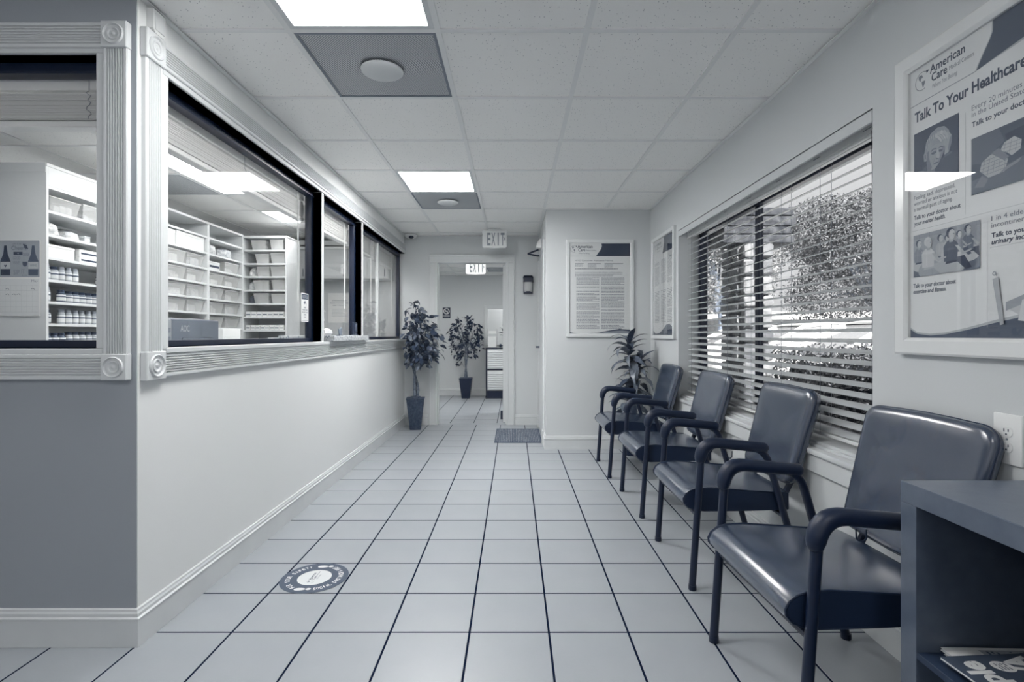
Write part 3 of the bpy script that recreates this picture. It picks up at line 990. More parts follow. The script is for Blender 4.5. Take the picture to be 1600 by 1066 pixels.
def make_chair(label):
    t = thing('waiting_chair', label, 'chair', group='row of waiting room armchairs')
    for y in (-HW, HW):
        p = frame_path(y)
        MB().tube(p, 0.0155, 12).build('side_frame', M_tube, t)
        pad = smooth_path([((0.036, y, 0.585), 0), ((0.046, y, 0.662), 0.075), ((0.318, y, 0.634), 0.0)], 7)
        rr = []
        for k in range(len(pad)):
            u = k / (len(pad) - 1)
            rr.append(0.0235 + 0.004 * math.sin(PI * min(1, u * 1.2)))
        MB().tube(pad, rr, 14, roundend=True).build('arm_pad', M_rubber, t)
        for x in (0.0, 0.505):
            MB().lathe([(0.001, 0.0), (0.017, 0.0), (0.0185, 0.004), (0.0175, 0.022), (0.001, 0.022)], 12, (x if x else 0.001, y, 0)).build('foot_cap', M_black, t)
    # seat cushion
    prof = [(0.445, 0.352), (0.25, 0.345), (0.06, 0.343), (0.02, 0.348), (-0.015, 0.361), (-0.033, 0.382), (-0.035, 0.403), (-0.024, 0.424), (-0.002, 0.440), (0.03, 0.449),
            (0.09, 0.452), (0.2, 0.444), (0.33, 0.434), (0.445, 0.43)]
    ys = [-0.252, -0.246, -0.225, -0.15, 0.0, 0.15, 0.225, 0.246, 0.252]
    rings = []
    for y in ys:
        e = abs(y) / 0.252
        drop = 0.010 * e ** 6
        crown = 0.004 * (1 - e * e) - 0.006 * math.exp(-((e - 0.45) / 0.25) ** 2)
        ring = []
        for (x, z) in prof:
            if z > 0.41 and 0.02 < x < 0.42: z += crown
            if z > 0.40: z -= drop * 0.6
            f = 1 - 0.02 * e ** 8
            ring.append((0.2 + (x - 0.2) * f, y, z))
        rings.append(ring)
    seat = MB().loft(rings).build('seat_cushion', M_vinyl, t, angle=50)
    for y in (-0.2525, 0.2525):
        sp = MB().prism([(0.2 + (x - 0.2) * 0.965, z * 0.985 + 0.006 - (0.006 if z > 0.4 else 0)) for x, z in prof], y - 0.0012, y + 0.0012, 'Y')
        sp.build('side_panel', M_vinyl_side, seat, smooth=False)
        loop = [(0.2 + (x - 0.2) * 0.985, y, z - (0.005 if z > 0.40 else 0)) for x, z in prof]
        MB().tube(loop + [loop[0]], 0.0032, 6).build('piping', M_vinyl_side, seat)
    # back cushion: rounded outline, domed front; local plane then leaned back
    wT, wB, hh = 0.252, 0.236, 0.445
    out = []
    def corner(cx, cz, r, a0, a1, n=7):
        for k in range(n + 1):
            a = a0 + (a1 - a0) * k / n
            out.append((cx + r * math.cos(a), cz + r * math.sin(a)))
    rT, rB = 0.055, 0.05
    corner(wT - rT, hh - rT, rT, 0, PI / 2)
    out += [(wT * 0.4, hh + 0.004), (0, hh + 0.006), (-wT * 0.4, hh + 0.004)]
    corner(-wT + rT, hh - rT, rT, PI / 2, PI)
    corner(-wB + rB, rB, rB, PI, 1.5 * PI)
    out += [(-wB * 0.4, -0.004), (0, -0.006), (wB * 0.4, -0.004)]
    corner(wB - rB, rB, rB, 1.5 * PI, 2 * PI)
    p0, p1 = Vector((0.462, 0, 0.452)), Vector((0.575, 0, 0.872))
    ax = (p1 - p0).normalized(); nrm = Vector((-ax.z, 0, ax.x))
    def BP(u, v, d):
        bow = 0.012 * math.sin(PI * v / hh)
        return p0 + ax * v + Vector((0, 1, 0)) * u + nrm * (d - bow)
    cx, cz = 0.0, hh / 2
    rings = []
    for s, d in ((0.90, -0.032), (0.975, -0.027), (1.0, -0.014), (1.0, 0.004), (0.985, 0.014), (0.955, 0.020), (0.88, 0.0245), (0.7, 0.027), (0.45, 0.026), (0.2, 0.025)):
        ring = []
        for (u, v) in out:
            uu, vv = cx + (u - cx) * s, cz + (v - cz) * s
            if s > 0.86:
                k = (1 - s) * 0.5
                uu, vv = u - (u - cx) * (1 - s), v - (v - cz) * (1 - s)
            ring.append(BP(uu, vv, d))
        rings.append(ring)
    back = MB().loft(rings).build('back_cushion', M_vinyl, t, angle=60)
    MB().tube([BP(u, v, 0.0) for u, v in out] + [BP(*out[0], 0.0)], 0.0034, 6).build('piping', M_vinyl_side, back)
    # carrying bars
    for y in (-0.165, 0.165):
        MB().tube([(0.36, y, 0.338), (0.45, y, 0.352), (0.505, y, 0.46), (0.54, y, 0.62)], [0.011, 0.011, 0.011, 0.009], 8, sy=1.5).build('back_bar', M_tube, t)
    MB().tube([(0.026, -HW, 0.332), (0.026, HW, 0.332)], 0.012, 10).build('cross_bar', M_tube, t)
    MB().tube([(0.412, -HW, 0.328), (0.412, HW, 0.328)], 0.012, 10).build('cross_bar', M_tube, t)
    # ganging loop under the near arm
    lp = [(0.155, -HW + 0.012, 0.618), (0.156, -HW + 0.012, 0.592), (0.162, -HW + 0.012, 0.585), (0.176, -HW + 0.012, 0.584), (0.183, -HW + 0.012, 0.590), (0.184, -HW + 0.012, 0.616)]
    MB().tube(lp, 0.0022, 6).build('ganging_loop', M_chrome, t)
    return t

chair0 = make_chair('dark vinyl armchair nearest the viewer, partly hidden by the black bookcase')
chair0.location = (0.752, 1.668, 0)
chair0.rotation_euler = (0, 0, math.radians(2.4))
dup(chair0, (0.796, 2.622, 0), 0.0, 'dark vinyl armchair second from the viewer, below the wide part of the blind')
dup(chair0, (0.79, 3.538, 0), math.radians(1.0), 'dark vinyl armchair third from the viewer, second from the corner plant')
dup(chair0, (0.758, 4.443, 0), 0.0, 'dark vinyl armchair farthest from the viewer, just in front of the corner plant')

# ================================================================== BOOKCASE WITH MAGAZINES
BF, BY1, BY0, BT = 0.957, 1.30, 0.53, 0.778
bk = thing('bookcase', 'black open cube bookcase against the right wall, cut off by the corner of the photo', 'bookcase', (BF, BY1, 0))
M_bk = mat('black_brown_veneer', 0.36, 0.32, 0.6, bump=(300, 0.05), vary=(25, 0.02))
M_bki = mat('black_brown_shaded', 0.20, 0.55, 0.35, vary=(25, 0.015))  # darker copy of the veneer, inside shade put into the colour
th = 0.05
Wd = XR - 0.022 - BF
Ln = BY1 - BY0
MB().box(0, Wd, -Ln, 0, BT - th, BT, 0.0015, 1).build('top_panel', M_bk, bk)
MB().box(0, Wd, -Ln, 0, 0.0, th, 0.0015, 1).build('bottom_panel', M_bk, bk)
MB().box(0.0008, Wd, -th, 0, th, BT - th, 0.001, 1).build('side_panel', M_bk, bk)
MB().box(0.0008, Wd, -Ln, -Ln + th, th, BT - th, 0.001, 1).build('side_panel', M_bk, bk)
MB().box(0.002, Wd, -Ln + th, -th, 0.366, 0.382, 0.001, 1).build('shelf', M_bki, bk)
MB().box(0.002, Wd, -Ln / 2 - 0.008, -Ln / 2 + 0.008, th, 0.366, 0.001, 1).build('divider', M_bki, bk)
MB().box(0.002, Wd, -Ln / 2 - 0.008, -Ln / 2 + 0.008, 0.382, BT - th, 0.001, 1).build('divider', M_bki, bk)
MB().box(Wd - 0.006, Wd - 0.002, -Ln + th, -th, th, BT - th).build('back_panel', M_bki, bk, smooth=False)

M_cover = mat('glossy_dark_cover', 0.33, 0.3, 0.5)
def magazine(label, cx, cy, z, rz, h=0.006, v_page=0.88, cover='text'):
    t = thing('magazine', label, 'magazine', (cx, cy, z), rz, 'magazines in the bookcase')
    w, l = 0.137, 0.104          # half sizes: along reading height / width
    MB().box(-l, l, -w, w, 0.0008, h - 0.0008).build('pages', mat('pages', 0.88, 0.7, 0.2), t, smooth=False)
    cm = M_cover if cover == 'text' else M_paper
    MB().box(-l - 0.0015, l + 0.0015, -w - 0.0015, w + 0.0015, h - 0.0008, h, 0.0003, 1).build('cover', cm, t, smooth=False)
    MB().box(-l - 0.0015, l + 0.0015, -w - 0.0015, w + 0.0015, 0, 0.0008, 0.0002, 1).build('back_cover', cm, t, smooth=False)
    p = Print('XY', 0.00003)
    if cover == 'text':
        p.text('People', -0.092, 0.072, 0.052, 0.92, width=0.178, bold=0.045)
        p.ell(0.062, 0.030, 0.019, 0.024, 0.9, rot=-0.3)
        p.greeking(0.050, 0.074, 0.016, 0.044, 4, 0.5, seed=3)
        p.text('VA', 0.022, -0.045, 0.055, 0.9, width=0.075, bold=0.05)
        p.text('for', -0.03, 0.040, 0.016, 0.9, bold=0.03)
        p.greeking(-0.09, 0.0, -0.10, 0.0, 5, 0.6, seed=5)
    else:
        p.rect(-0.095, -0.128, 0.095, 0.06, 0.7)
        p.text('NEWS', -0.09, 0.075, 0.04, 0.2, width=0.15, bold=0.02)
        p.greeking(-0.09, 0.09, -0.12, 0.05, 16, 0.35, seed=9)
    p.done('cover_print', t, loc=(0, 0, h + 0.0002))
    return t
mz = 0.3825
magazine('newspaper-like white magazine lying lowest in the bookcase, sticking out behind the dark one', BF + 0.20, BY1 - th - 0.1115, mz, PI / 2 + 0.02, 0.008, cover='plain')
magazine('pale magazine in the middle of the bookcase stack, edge showing at the back', BF + 0.19, BY1 - th - 0.1145, mz + 0.008, PI / 2 - 0.03, 0.007, cover='plain')
magazine('dark covered magazine with big white masthead letters, on top of the bookcase stack', BF + 0.160, BY1 - th - 0.148, mz + 0.015, PI / 2 + 0.06, 0.006)

# ================================================================== PLANTS
def leaf_mesh(name, L, W, m, fold=0.25, curl=0.2, n=5):
    """pointed oval leaf along +X with a folded midrib"""
    b = MB()
    vs_, fs = [], []
    for k in range(n + 1):
        u = k / n
        w = W * math.sin(PI * min(1.0, u ** 0.75)) * 0.5 if 0 < k < n else 0.0008
        z = -curl * L * u * u
        vs_ += [(u * L, -w, z + fold * w), (u * L, 0, z), (u * L, w, z + fold * w)]
    for k in range(n):
        a = k * 3
        fs += [(a, a + 3, a + 4, a + 1), (a + 1, a + 4, a + 5, a + 2)]
    b._add(vs_, fs)
    me = bpy.data.meshes.new(name); b.bm.to_mesh(me); b.bm.free()
    me.polygons.foreach_set('use_smooth', [True] * len(me.polygons))
    me.materials.append(m)
    return me

M_leafs = [mat('ficus_leaf_%d' % k, v, 0.42, 0.45, vary=(30, 0.04)) for k, v in enumerate((0.22, 0.28, 0.36, 0.45))]
M_bark = mat('bark', 0.42, 0.85, 0.2, bump=(60, 0.6), vary=(35, 0.12))
M_basket = mat('ribbed_basket', 0.27, 0.6, 0.35, vary=(40, 0.07))
M_moss = mat('dry_moss', 0.30, 0.95, 0.1, bump=(80, 0.8), vary=(60, 0.15))
leafs = [leaf_mesh('leaf_%d' % k, L, W, M_leafs[k % 4]) for k, (L, W) in enumerate([(0.085, 0.050), (0.075, 0.046), (0.095, 0.050), (0.070, 0.042), (0.088, 0.056), (0.065, 0.036)])]

def leaf_matrix(p, d, roll, s):
    d = d.normalized()
    up = Vector((0, 0, 1))
    y = up.cross(d)
    y = y.normalized() if y.length > 1e-3 else Vector((0, 1, 0))
    z = d.cross(y)
    m = Matrix(((d.x, y.x, z.x), (d.y, y.y, z.y), (d.z, y.z, z.z))).to_4x4()
    return Matrix.Translation(p) @ m @ Matrix.Rotation(roll, 4, 'X') @ Matrix.Diagonal((s, s, s, 1))

def square_pot(rt, rb, h, ribs=9, depth=0.004):
    """tapered square pot with vertical ribs"""
    def ring(r, z):
        pts = []
        for side in range(4):
            a = side * PI / 2
            for k in range(ribs * 2):
                u = -1 + 2 * k / (ribs * 2)
                d = depth if k % 2 else 0
                x, y = r - d, u * r
                pts.append((x * math.cos(a) - y * math.sin(a), x * math.sin(a) + y * math.cos(a), z))
        return pts
    return MB().loft([ring(rb, 0), ring(rt, h)])

rnd = random.Random(11)
fx, fy = -1.185, 6.32
fic = thing('potted_ficus', 'artificial ficus tree in a ribbed square pot, before the left side of the doorway', 'potted tree', (fx, fy, 0), 0, 'potted ficus trees')
pot = square_pot(0.102, 0.062, 0.375).build('pot', M_basket, fic, smooth=False)
pot.rotation_euler = (0, 0, 0.12)
MB().box(-0.108, 0.108, -0.108, 0.108, 0.366, 0.380, 0.003, 1).build('pot_rim', M_basket, pot)
MB().lathe([(0.001, 0.372), (0.085, 0.376), (0.06, 0.395), (0.001, 0.405)], 16).build('moss', M_moss, fic)
for k, ph in ((0, 0.0), (1, 2.6)):
    pts, rr = [], []
    for i in range(15):
        u = i / 14
        r = 0.022 * (1 - 0.3 * u)
        pts.append((r * math.cos(ph + u * 5.0) + 0.012 * math.sin(7 * u + k), r * math.sin(ph + u * 5.0), 0.38 + 0.62 * u))
        rr.append(0.018 * (1 - 0.45 * u) + rnd.uniform(-0.002, 0.003))
    MB().tube(pts, rr, 8).build('trunk', M_bark, fic)
def in_left_wall(p):
    return fx + p.x < XL + (0.05 if p.z < 1.1 else 0.03) or fy + p.y > YF - 0.05
br = MB()
tips = []
for k in range(26):
    a = rnd.uniform(0, 2 * PI); z0 = rnd.uniform(0.80, 1.12)
    ln = rnd.uniform(0.12, 0.27)
    el = rnd.uniform(-0.1, 1.2)
    d = Vector((math.cos(a) * math.cos(el), math.sin(a) * math.cos(el), math.sin(el)))
    p = Vector((0, 0, z0))
    pts = [p]
    for i in range(4):
        d = (d + Vector((0, 0, -0.12))).normalized()
        q = pts[-1] + d * ln / 4
        if in_left_wall(q): break
        pts.append(q)
    if len(pts) > 2:
        br.tube(pts, [0.005 * (1 - 0.2 * i) for i in range(len(pts))], 5)
        tips += pts[1:]
for z in (1.05, 1.18, 1.28, 1.36): tips.append(Vector((rnd.uniform(-0.05, 0.05), rnd.uniform(-0.05, 0.05), z)))
br.tube([(0, 0, 0.95), (0.01, 0, 1.25), (0.0, 0.01, 1.50)], [0.008, 0.005, 0.003], 5)
tips += [Vector((0.0, 0.0, 1.40)), Vector((0.01, 0.0, 1.46)), Vector((-0.01, 0, 1.52)), Vector((0, 0, 1.55))]
br.build('branches', M_bark, fic)
n_leaf = 0
def crown_ok(p):
    """outline of the crown, wider below the middle"""
    r = math.hypot(p.x, p.y)
    z = p.z
    prof = [(0.70, 0.12), (0.78, 0.24), (0.90, 0.34), (1.05, 0.33), (1.2, 0.29), (1.36, 0.22), (1.48, 0.13), (1.66, 0.05)]
    for (za, ra), (zb_, rb_) in zip(prof, prof[1:]):
        if za <= z <= zb_:
            return r < ra + (rb_ - ra) * (z - za) / (zb_ - za)
    return False
while n_leaf < 296:
    b = rnd.choice(tips)
    p = b + Vector((rnd.gauss(0, 0.055), rnd.gauss(0, 0.055), rnd.gauss(0, 0.06)))
    if n_leaf > 150:
        p = Vector((rnd.uniform(-0.34, 0.34), rnd.uniform(-0.34, 0.34), rnd.uniform(0.74, 1.58)))
        if math.hypot(p.x, p.y) < 0.55 * 0.28 and rnd.random() < 0.6: continue
    if not crown_ok(p) or in_left_wall(p): continue
    d = Vector((p.x, p.y, 0)) * 3 + Vector((rnd.gauss(0, 0.4), rnd.gauss(0, 0.4), -0.35 + rnd.gauss(0, 0.35)))
    s = rnd.uniform(0.85, 1.25)
    if in_left_wall(p + d.normalized() * 0.10 * s): continue
    o = link('leaf', leafs[rnd.randrange(6)], fic)
    o.matrix_local = leaf_matrix(p, d, rnd.gauss(0, 0.7), s)
    n_leaf += 1

inner = MB()
q_ = 0
while q_ < 230:
    p = Vector((rnd.uniform(-0.3, 0.3), rnd.uniform(-0.3, 0.3), rnd.uniform(0.78, 1.5)))
    if not crown_ok(p * 1.0) or in_left_wall(p) or in_left_wall(p + Vector((-0.08, 0.07, 0))) or not crown_ok(Vector((p.x * 1.35, p.y * 1.35, p.z))): continue
    inner._add([(0, 0, 0), (0.035, -0.022, 0.004), (0.08, 0, -0.012), (0.035, 0.022, 0.004)], [(0, 1, 2, 3)],
               leaf_matrix(p, Vector((p.x * 2 + rnd.gauss(0, 0.4), p.y * 2 + rnd.gauss(0, 0.4), -0.3 + rnd.gauss(0, 0.4))), rnd.gauss(0, 0.8), rnd.uniform(0.7, 1.0)))
    q_ += 1
inner.build('inner_foliage', M_leafs[0], fic, kind='stuff')

# plant in the corner, behind the farthest chair: serrated strap leaves on three stalks
M_str = [mat('strap_leaf_%d' % k, v, 0.4, 0.45, vary=(28, 0.06)) for k, v in enumerate((0.30, 0.38, 0.47))]
def strap_leaf(name, L, W, droop, m):
    b = MB(); vs_, fs = [], []
    n = 16
    x = z = 0.0; ang = 0.0
    for k in range(n + 1):
        u = k / n
        w = W * 0.5 * (0.35 + 0.65 * math.sin(PI * min(1, u * 0.9 + 0.12))) * (1 - u ** 5)
        if k % 2 and 1 < k < n: w *= 0.80
        if k == n: w = 0.0006
        vs_ += [(x, -w, z + 0.28 * w), (x, 0, z), (x, w, z + 0.28 * w)]
        ang = -droop * u ** 1.3
        x += L / n * math.cos(ang); z += L / n * math.sin(ang)
    for k in range(n):
        a = k * 3
        fs += [(a, a + 3, a + 4, a + 1), (a + 1, a + 4, a + 5, a + 2)]
    b._add(vs_, fs)
    me = bpy.data.meshes.new(name); b.bm.to_mesh(me); b.bm.free()
    me.polygons.foreach_set('use_smooth', [True] * len(me.polygons)); me.materials.append(m)
    return me
straps = [strap_leaf('strap_%d' % k, L, W, dr, M_str[k % 3]) for k, (L, W, dr) in enumerate([(0.29, 0.080, 1.7), (0.25, 0.078, 1.3), (0.31, 0.080, 2.1), (0.22, 0.070, 0.9), (0.27, 0.086, 1.6)])]
cxp, cyp = 1.125, 4.985
cp = thing('potted_plant', 'tall leafy plant with serrated strap leaves in the corner below the framed notice', 'potted plant', (cxp, cyp, 0))
MB().lathe([(0.001, 0.0), (0.078, 0.0), (0.082, 0.01), (0.105, 0.20), (0.112, 0.205), (0.112, 0.225), (0.100, 0.225), (0.095, 0.20), (0.001, 0.195)], 24).build('pot', M_dark, cp)
MB().lathe([(0.001, 0.215), (0.05, 0.21), (0.094, 0.199)], 16).build('soil', M_moss, cp)
stalks = [((-0.03, 0.0, 1.06), 0.0), ((0.05, -0.03, 0.86), 1.0), ((-0.04, -0.02, 0.64), 2.2)]
rp = random.Random(5)
for (tx, ty, tz), ph in stalks:
    pts = [(tx * u + 0.012 * math.sin(4 * u + ph), ty * u, 0.2 + (tz - 0.2) * u) for u in [k / 8 for k in range(9)]]
    MB().tube(pts, [0.017 - 0.004 * k / 8 for k in range(9)], 8).build('stalk', M_bark, cp)
    nlv = 24
    for k in range(nlv):
        u = k / (nlv - 1)
        a = ph + k * 2.4
        el = -0.1 + 1.15 * u + rp.gauss(0, 0.12)
        base = Vector((tx, ty, tz - 0.20 + 0.20 * u))
        d = Vector((math.cos(a) * math.cos(el), math.sin(a) * math.cos(el), math.sin(el)))
        tip = base + Vector((d.x, d.y, 0)) * 0.23
        if cxp + tip.x > XR - 0.02 or cyp + tip.y > YJ - 0.03:
            a += PI; d = Vector((math.cos(a) * math.cos(el), math.sin(a) * math.cos(el), math.sin(el)))
            tip = base + Vector((d.x, d.y, 0)) * 0.23
            if cxp + tip.x > XR - 0.02 or cyp + tip.y > YJ - 0.03: continue
        o = link('leaf', straps[k % 5], cp)
        o.matrix_local = leaf_matrix(base, d, rp.gauss(0, 0.25), 0.78 + 0.25 * rp.random())
# ================================================================== FRAMED NOTICES
def frame_bars(parent, u0, u1, v0, v1, w, dep, m, lip=0.004):
    """four mitred bars; back on the wall plane (local y=0), face at y=-dep"""
    prof = [(0.0, 0.0), (0.0, -dep * 0.85), (w * 0.12, -dep), (w * 0.8, -dep), (w, -dep * 0.7), (w, 0.0)]
    crn = [((u0, v0), (1, 1)), ((u1, v0), (-1, 1)), ((u1, v1), (-1, -1)), ((u0, v1), (1, -1))]
    for k in range(4):
        (a, da), (b, db) = crn[k], crn[(k + 1) % 4]
        ra = [(a[0] + da[0] * p[0], p[1], a[1] + da[1] * p[0]) for p in prof]
        rb = [(b[0] + db[0] * p[0], p[1], b[1] + db[1] * p[0]) for p in prof]
        MB().loft([ra, rb]).build('frame_bar', m, parent, smooth=False)

def american_care(p, u, v, w, ink=0.22):
    """round globe mark with arrow tail, name, line and motto; u,v = lower left of the mark, w = width of the word American"""
    h = w * 0.21
    r = h * 1.05
    cu, cv = u - r * 0.25, v + h * 0.75
    p.arc(cu, cv, r, 0.75, 5.1, w * 0.012, ink)
    p.poly([(cu + r * 0.55, cv + r * 0.95), (cu + r * 1.0, cv + r * 0.82), (cu + r * 0.62, cv + r * 0.55)], ink)
    p.poly([(cu - 0.55 * r, cv + 0.7 * r), (cu - 0.1 * r, cv + 0.75 * r), (cu + 0.1 * r, cv + 0.4 * r), (cu - 0.2 * r, cv + 0.3 * r), (cu - 0.25 * r, cv + 0.0 * r), (cu - 0.5 * r, cv + 0.3 * r)], 0.5)
    p.poly([(cu - 0.1 * r, cv - 0.05 * r), (cu + 0.4 * r, cv - 0.1 * r), (cu + 0.35 * r, cv - 0.4 * r), (cu + 0.1 * r, cv - 0.85 * r), (cu - 0.02 * r, cv - 0.45 * r)], 0.5)
    p.text('American', u + h * 0.85, v + h * 1.05, h * 0.95, ink, width=w, bold=0.02)
    p.text('Care', u + h * 1.1, v, h * 0.95, ink, width=w * 0.46, bold=0.02)
    p.text('Medical Centers', u + h * 1.1 + w * 0.52, v + h * 0.1, h * 0.48, 0.35, width=w * 0.66)
    p.text('Where You Belong', u + h * 1.2, v - h * 0.85, h * 0.5, 0.45, width=w * 0.72, shear=0.2)

# ---- notice on the block facing the viewer
n1 = thing('framed_notice', 'silver framed text notice facing the viewer, above the corner plant', 'poster', (0.855, YJ, 1.5985), 0, 'framed notices')
hw_, hh_ = 0.336, 0.485
frame_bars(n1, -hw_, hw_, -hh_, hh_, 0.036, 0.018, M_frame)
MB().box(-hw_ + 0.03, hw_ - 0.03, -0.008, 0.0, -hh_ + 0.03, hh_ - 0.03).build('sheet', M_paper, n1, smooth=False)
def J(px, py): return ((px - 938) * 0.00634, (450.5 - py) * 0.00634)
def notice_print(parent):
    p = Print()
    a, b = J(890.5, 522), J(985.3, 380)
    p.rect(a[0], a[1], b[0], b[1], 0.88)
    p.stroke([J(891, 400), J(932, 400)], 0.003, 0.55)
    p.poly([J(940, 380.2), J(941, 384), J(939.5, 389), J(936, 394), J(931.7, 400), J(985, 400), J(985, 380.2)], 0.20)
    u, v = J(898.5, 392.5)
    american_care(p, u, v, 0.150, 0.2)
    u, v = J(899, 408)
    p.text('HMO Consumer Assistance Notice', u, v, 0.016, 0.35, width=0.372)
    for (px, wd, k) in ((899, 0.085, 2), (919, 0.13, 3), (945, 0.185, 3)):
        u, v = J(px, 412.5)
        p.rect(u, v, u + wd, v + 0.007, 0.2)
        p.greeking(u, u + 0.085, v - 0.033, v - 0.003, 4, 0.42, 0.4, seed=px)
    u0, v0 = J(899, 421); u1, v1 = J(975, 418.5)
    p.greeking(u0, u1, v0, v1, 1, 0.3, 0.45, seed=4)
    u, v = J(899, 426.5)
    p.text('Summary of the Florida Patients Bill of Rights and Responsibilities', u, v, 0.0115, 0.4, width=0.47)
    u0, v0 = J(899, 432); u1, v1 = J(973, 427.5)
    p.greeking(u0, u1, v0, v1, 3, 0.4, 0.4, seed=6)
    for (xa, xb, s) in ((901, 937, 21), (940, 976, 22)):
        u0, v0 = J(xa, 514.5); u1, v1 = J(xb, 433)
        p.greeking(u0, u1, v0, v1, 46, 0.38, 0.42, seed=s)
    p.poly([J(890.6, 519), J(900, 521), J(915, 521.6), J(935, 520), J(952, 516.5), J(968, 514), J(985.2, 515), J(985.2, 522), J(890.6, 522)], 0.28)
    p.poly([J(905, 521.9), J(935, 520.5), J(952, 518), J(972, 516.5), J(985.2, 518), J(985.2, 522), J(905, 522)], 0.55)
    return p.done('printed_notice', parent, loc=(0, -0.0085, 0))
notice_print(n1)
MB().box(-hw_ + 0.03, hw_ - 0.03, -0.0165, -0.0155, -hh_ + 0.03, hh_ - 0.03).build('glazing', M_glaze, n1, smooth=False)

# ---- its twin on the window wall, seen at a slant
n2 = thing('framed_notice', 'silver framed text notice on the window wall, seen at a slant beside the blind', 'poster', (XR, 4.755, 1.578), -PI / 2, 'framed notices')
frame_bars(n2, -0.358, 0.358, -0.478, 0.478, 0.036, 0.026, M_frame)
MB().box(-0.325, 0.325, -0.008, 0.0, -0.445, 0.445).build('sheet', M_paper, n2, smooth=False)
p = Print()
p.rect(-0.322, -0.442, 0.322, 0.442, 0.88)
p.poly([(0.02, 0.442), (0.035, 0.40), (0.0, 0.33), (-0.02, 0.30), (0.322, 0.30), (0.322, 0.442)], 0.22)
american_care(p, -0.245, 0.36, 0.15, 0.2)
for s, (v0, v1) in enumerate(((0.02, 0.25), (-0.33, -0.03))):
    for c_, u0 in enumerate((-0.27, -0.06, 0.13)):
        p.greeking(u0, u0 + 0.15, v0, v1, 22, 0.42, 0.42, seed=31 + s * 3 + c_)
p.poly([(-0.322, -0.40), (-0.25, -0.43), (-0.12, -0.425), (0.0, -0.39), (0.10, -0.35), (0.2, -0.345), (0.322, -0.39), (0.322, -0.442), (-0.322, -0.442)], 0.28)
p.done('printed_notice', n2, loc=(0, -0.0085, 0))
MB().box(-0.325, 0.325, -0.0215, -0.0205, -0.445, 0.445).build('glazing', M_glaze, n2, smooth=False)

# ---- large health poster at the right edge
PXF = XR - 0.028
bp = thing('health_poster', 'large white framed health poster with photographs and headline, at the right edge', 'poster', (XR, 1.842, 0.0), -PI / 2)
frame_bars(bp, 0.0, 0.71, 1.072, 2.082, 0.057, 0.028, mat('white_frame', 0.90, 0.25, 0.5))
MB().box(0.045, 0.665, -0.010, 0.0, 1.11, 2.04).build('sheet', M_paper, bp, smooth=False)
PPX = XR - 0.0115
def B(px, py):
    Y = PPX * 820.0 / (px - 803.0)
    return (1.842 - Y, H - (py - 523.0) * Y / 820.0)
p = Print()
p.rect(0.05, 1.115, 0.66, 2.036, 0.86)
p.poly([(0.05, 1.166), (0.085, 1.148), (0.14, 1.142), (0.20, 1.146), (0.28, 1.160), (0.38, 1.182), (0.48, 1.20), (0.66, 1.21), (0.66, 1.115), (0.05, 1.115)], 0.68)
p.poly([(0.05, 1.160), (0.085, 1.142), (0.14, 1.136), (0.20, 1.140), (0.28, 1.153), (0.38, 1.174), (0.48, 1.192), (0.66, 1.20), (0.66, 1.1151), (0.05, 1.1151)], 0.30)
# header
hb = B(1525, 111)
p.rect(0.05, hb[1] - 0.0015, hb[0], hb[1] + 0.0015, 0.6)
c0 = [(0.285, 2.036), (0.296, 2.02), (0.296, 1.99), (0.285, 1.955), (0.268, 1.92), (0.25, 1.89), (hb[0], hb[1])]
q = [B(1548, 24), B(1551.5, 34), B(1551, 48), B(1546, 62), B(1537, 82), B(1530, 98), B(1525, 110.5)]
q[-1] = (q[-1][0], hb[1])
p.poly([(a - 0.004, b) for a, b in q] + [(0.66, hb[1] + 0.03), (0.66, 2.036)], 0.68)
p.poly(q + [(0.35, hb[1] + 0.006), (0.66, hb[1] + 0.045), (0.66, 2.036), (q[0][0], 2.036)], 0.33)
a = B(1442, 134)
american_care(p, a[0] + 0.004, a[1] - 0.004, 0.133, 0.24)
def line(s, px, py, h, v, px2=None, **k):
    u, vv = B(px, py)
    w = None
    if px2 is not None: w = B(px2, 300)[0] - u
    p.text(s, u, vv, h, v, width=w, **k)
a = B(1429, 193)
p.text('Talk To Your Healthcare Provider', a[0], a[1], 0.033, 0.26, width=0.530, bold=0.03)
b1 = B(1518, 180); 
b1 = (b1[0], 1.798)
p.text('Every 20 minutes an older adult falls', b1[0], b1[1], 0.0155, 0.40, width=0.325)
p.text('in the United States. Many die from it.', b1[0], b1[1] - 0.0195, 0.0150, 0.40, width=0.33)
p.text('Talk to your doctor about falls.', b1[0], b1[1] - 0.049, 0.0150, 0.26, width=0.285, bold=0.025)
b2 = B(1428, 311)
for k, s in enumerate(('Feeling sad, depressed,', 'worried or anxious is not', 'a normal part of aging.')):
    p.text(s, b2[0], 1.591 - k * 0.0192, 0.0135, 0.42, width=(0.165, 0.172, 0.155)[k])
for k, s in enumerate(('Talk to your doctor about', 'your mental health.')):
    p.text(s, b2[0], 1.5245 - k * 0.020, 0.0135, 0.28, width=(0.184, 0.128)[k], bold=0.02, shear=0.2 * k)
b3 = B(1427, 450)
for k, s in enumerate(('Talk to your doctor about', 'exercise and fitness.')):
    p.text(s, b3[0], 1.296 - k * 0.0195, 0.0135, 0.32, width=(0.17, 0.135)[k], bold=0.02, shear=0.2 * k)
b4 = B(1549, 344)
for k, s in enumerate(('1 in 4 elderly adults has', 'incontinence/leakage.')):
    p.text(s, b4[0], 1.460 - k * 0.0195, 0.0135, 0.42, width=(0.215, 0.20)[k])
for k, s in enumerate(('Talk to your doctor about', 'urinary incontinence.')):
    p.text(s, b4[0], 1.4125 - k * 0.0190, 0.0135, 0.24, width=(0.225, 0.19)[k], bold=0.025, shear=0.2 * k)
p.rect(b4[0] - 0.005, 1.3845, 0.65, 1.3855, 0.66)
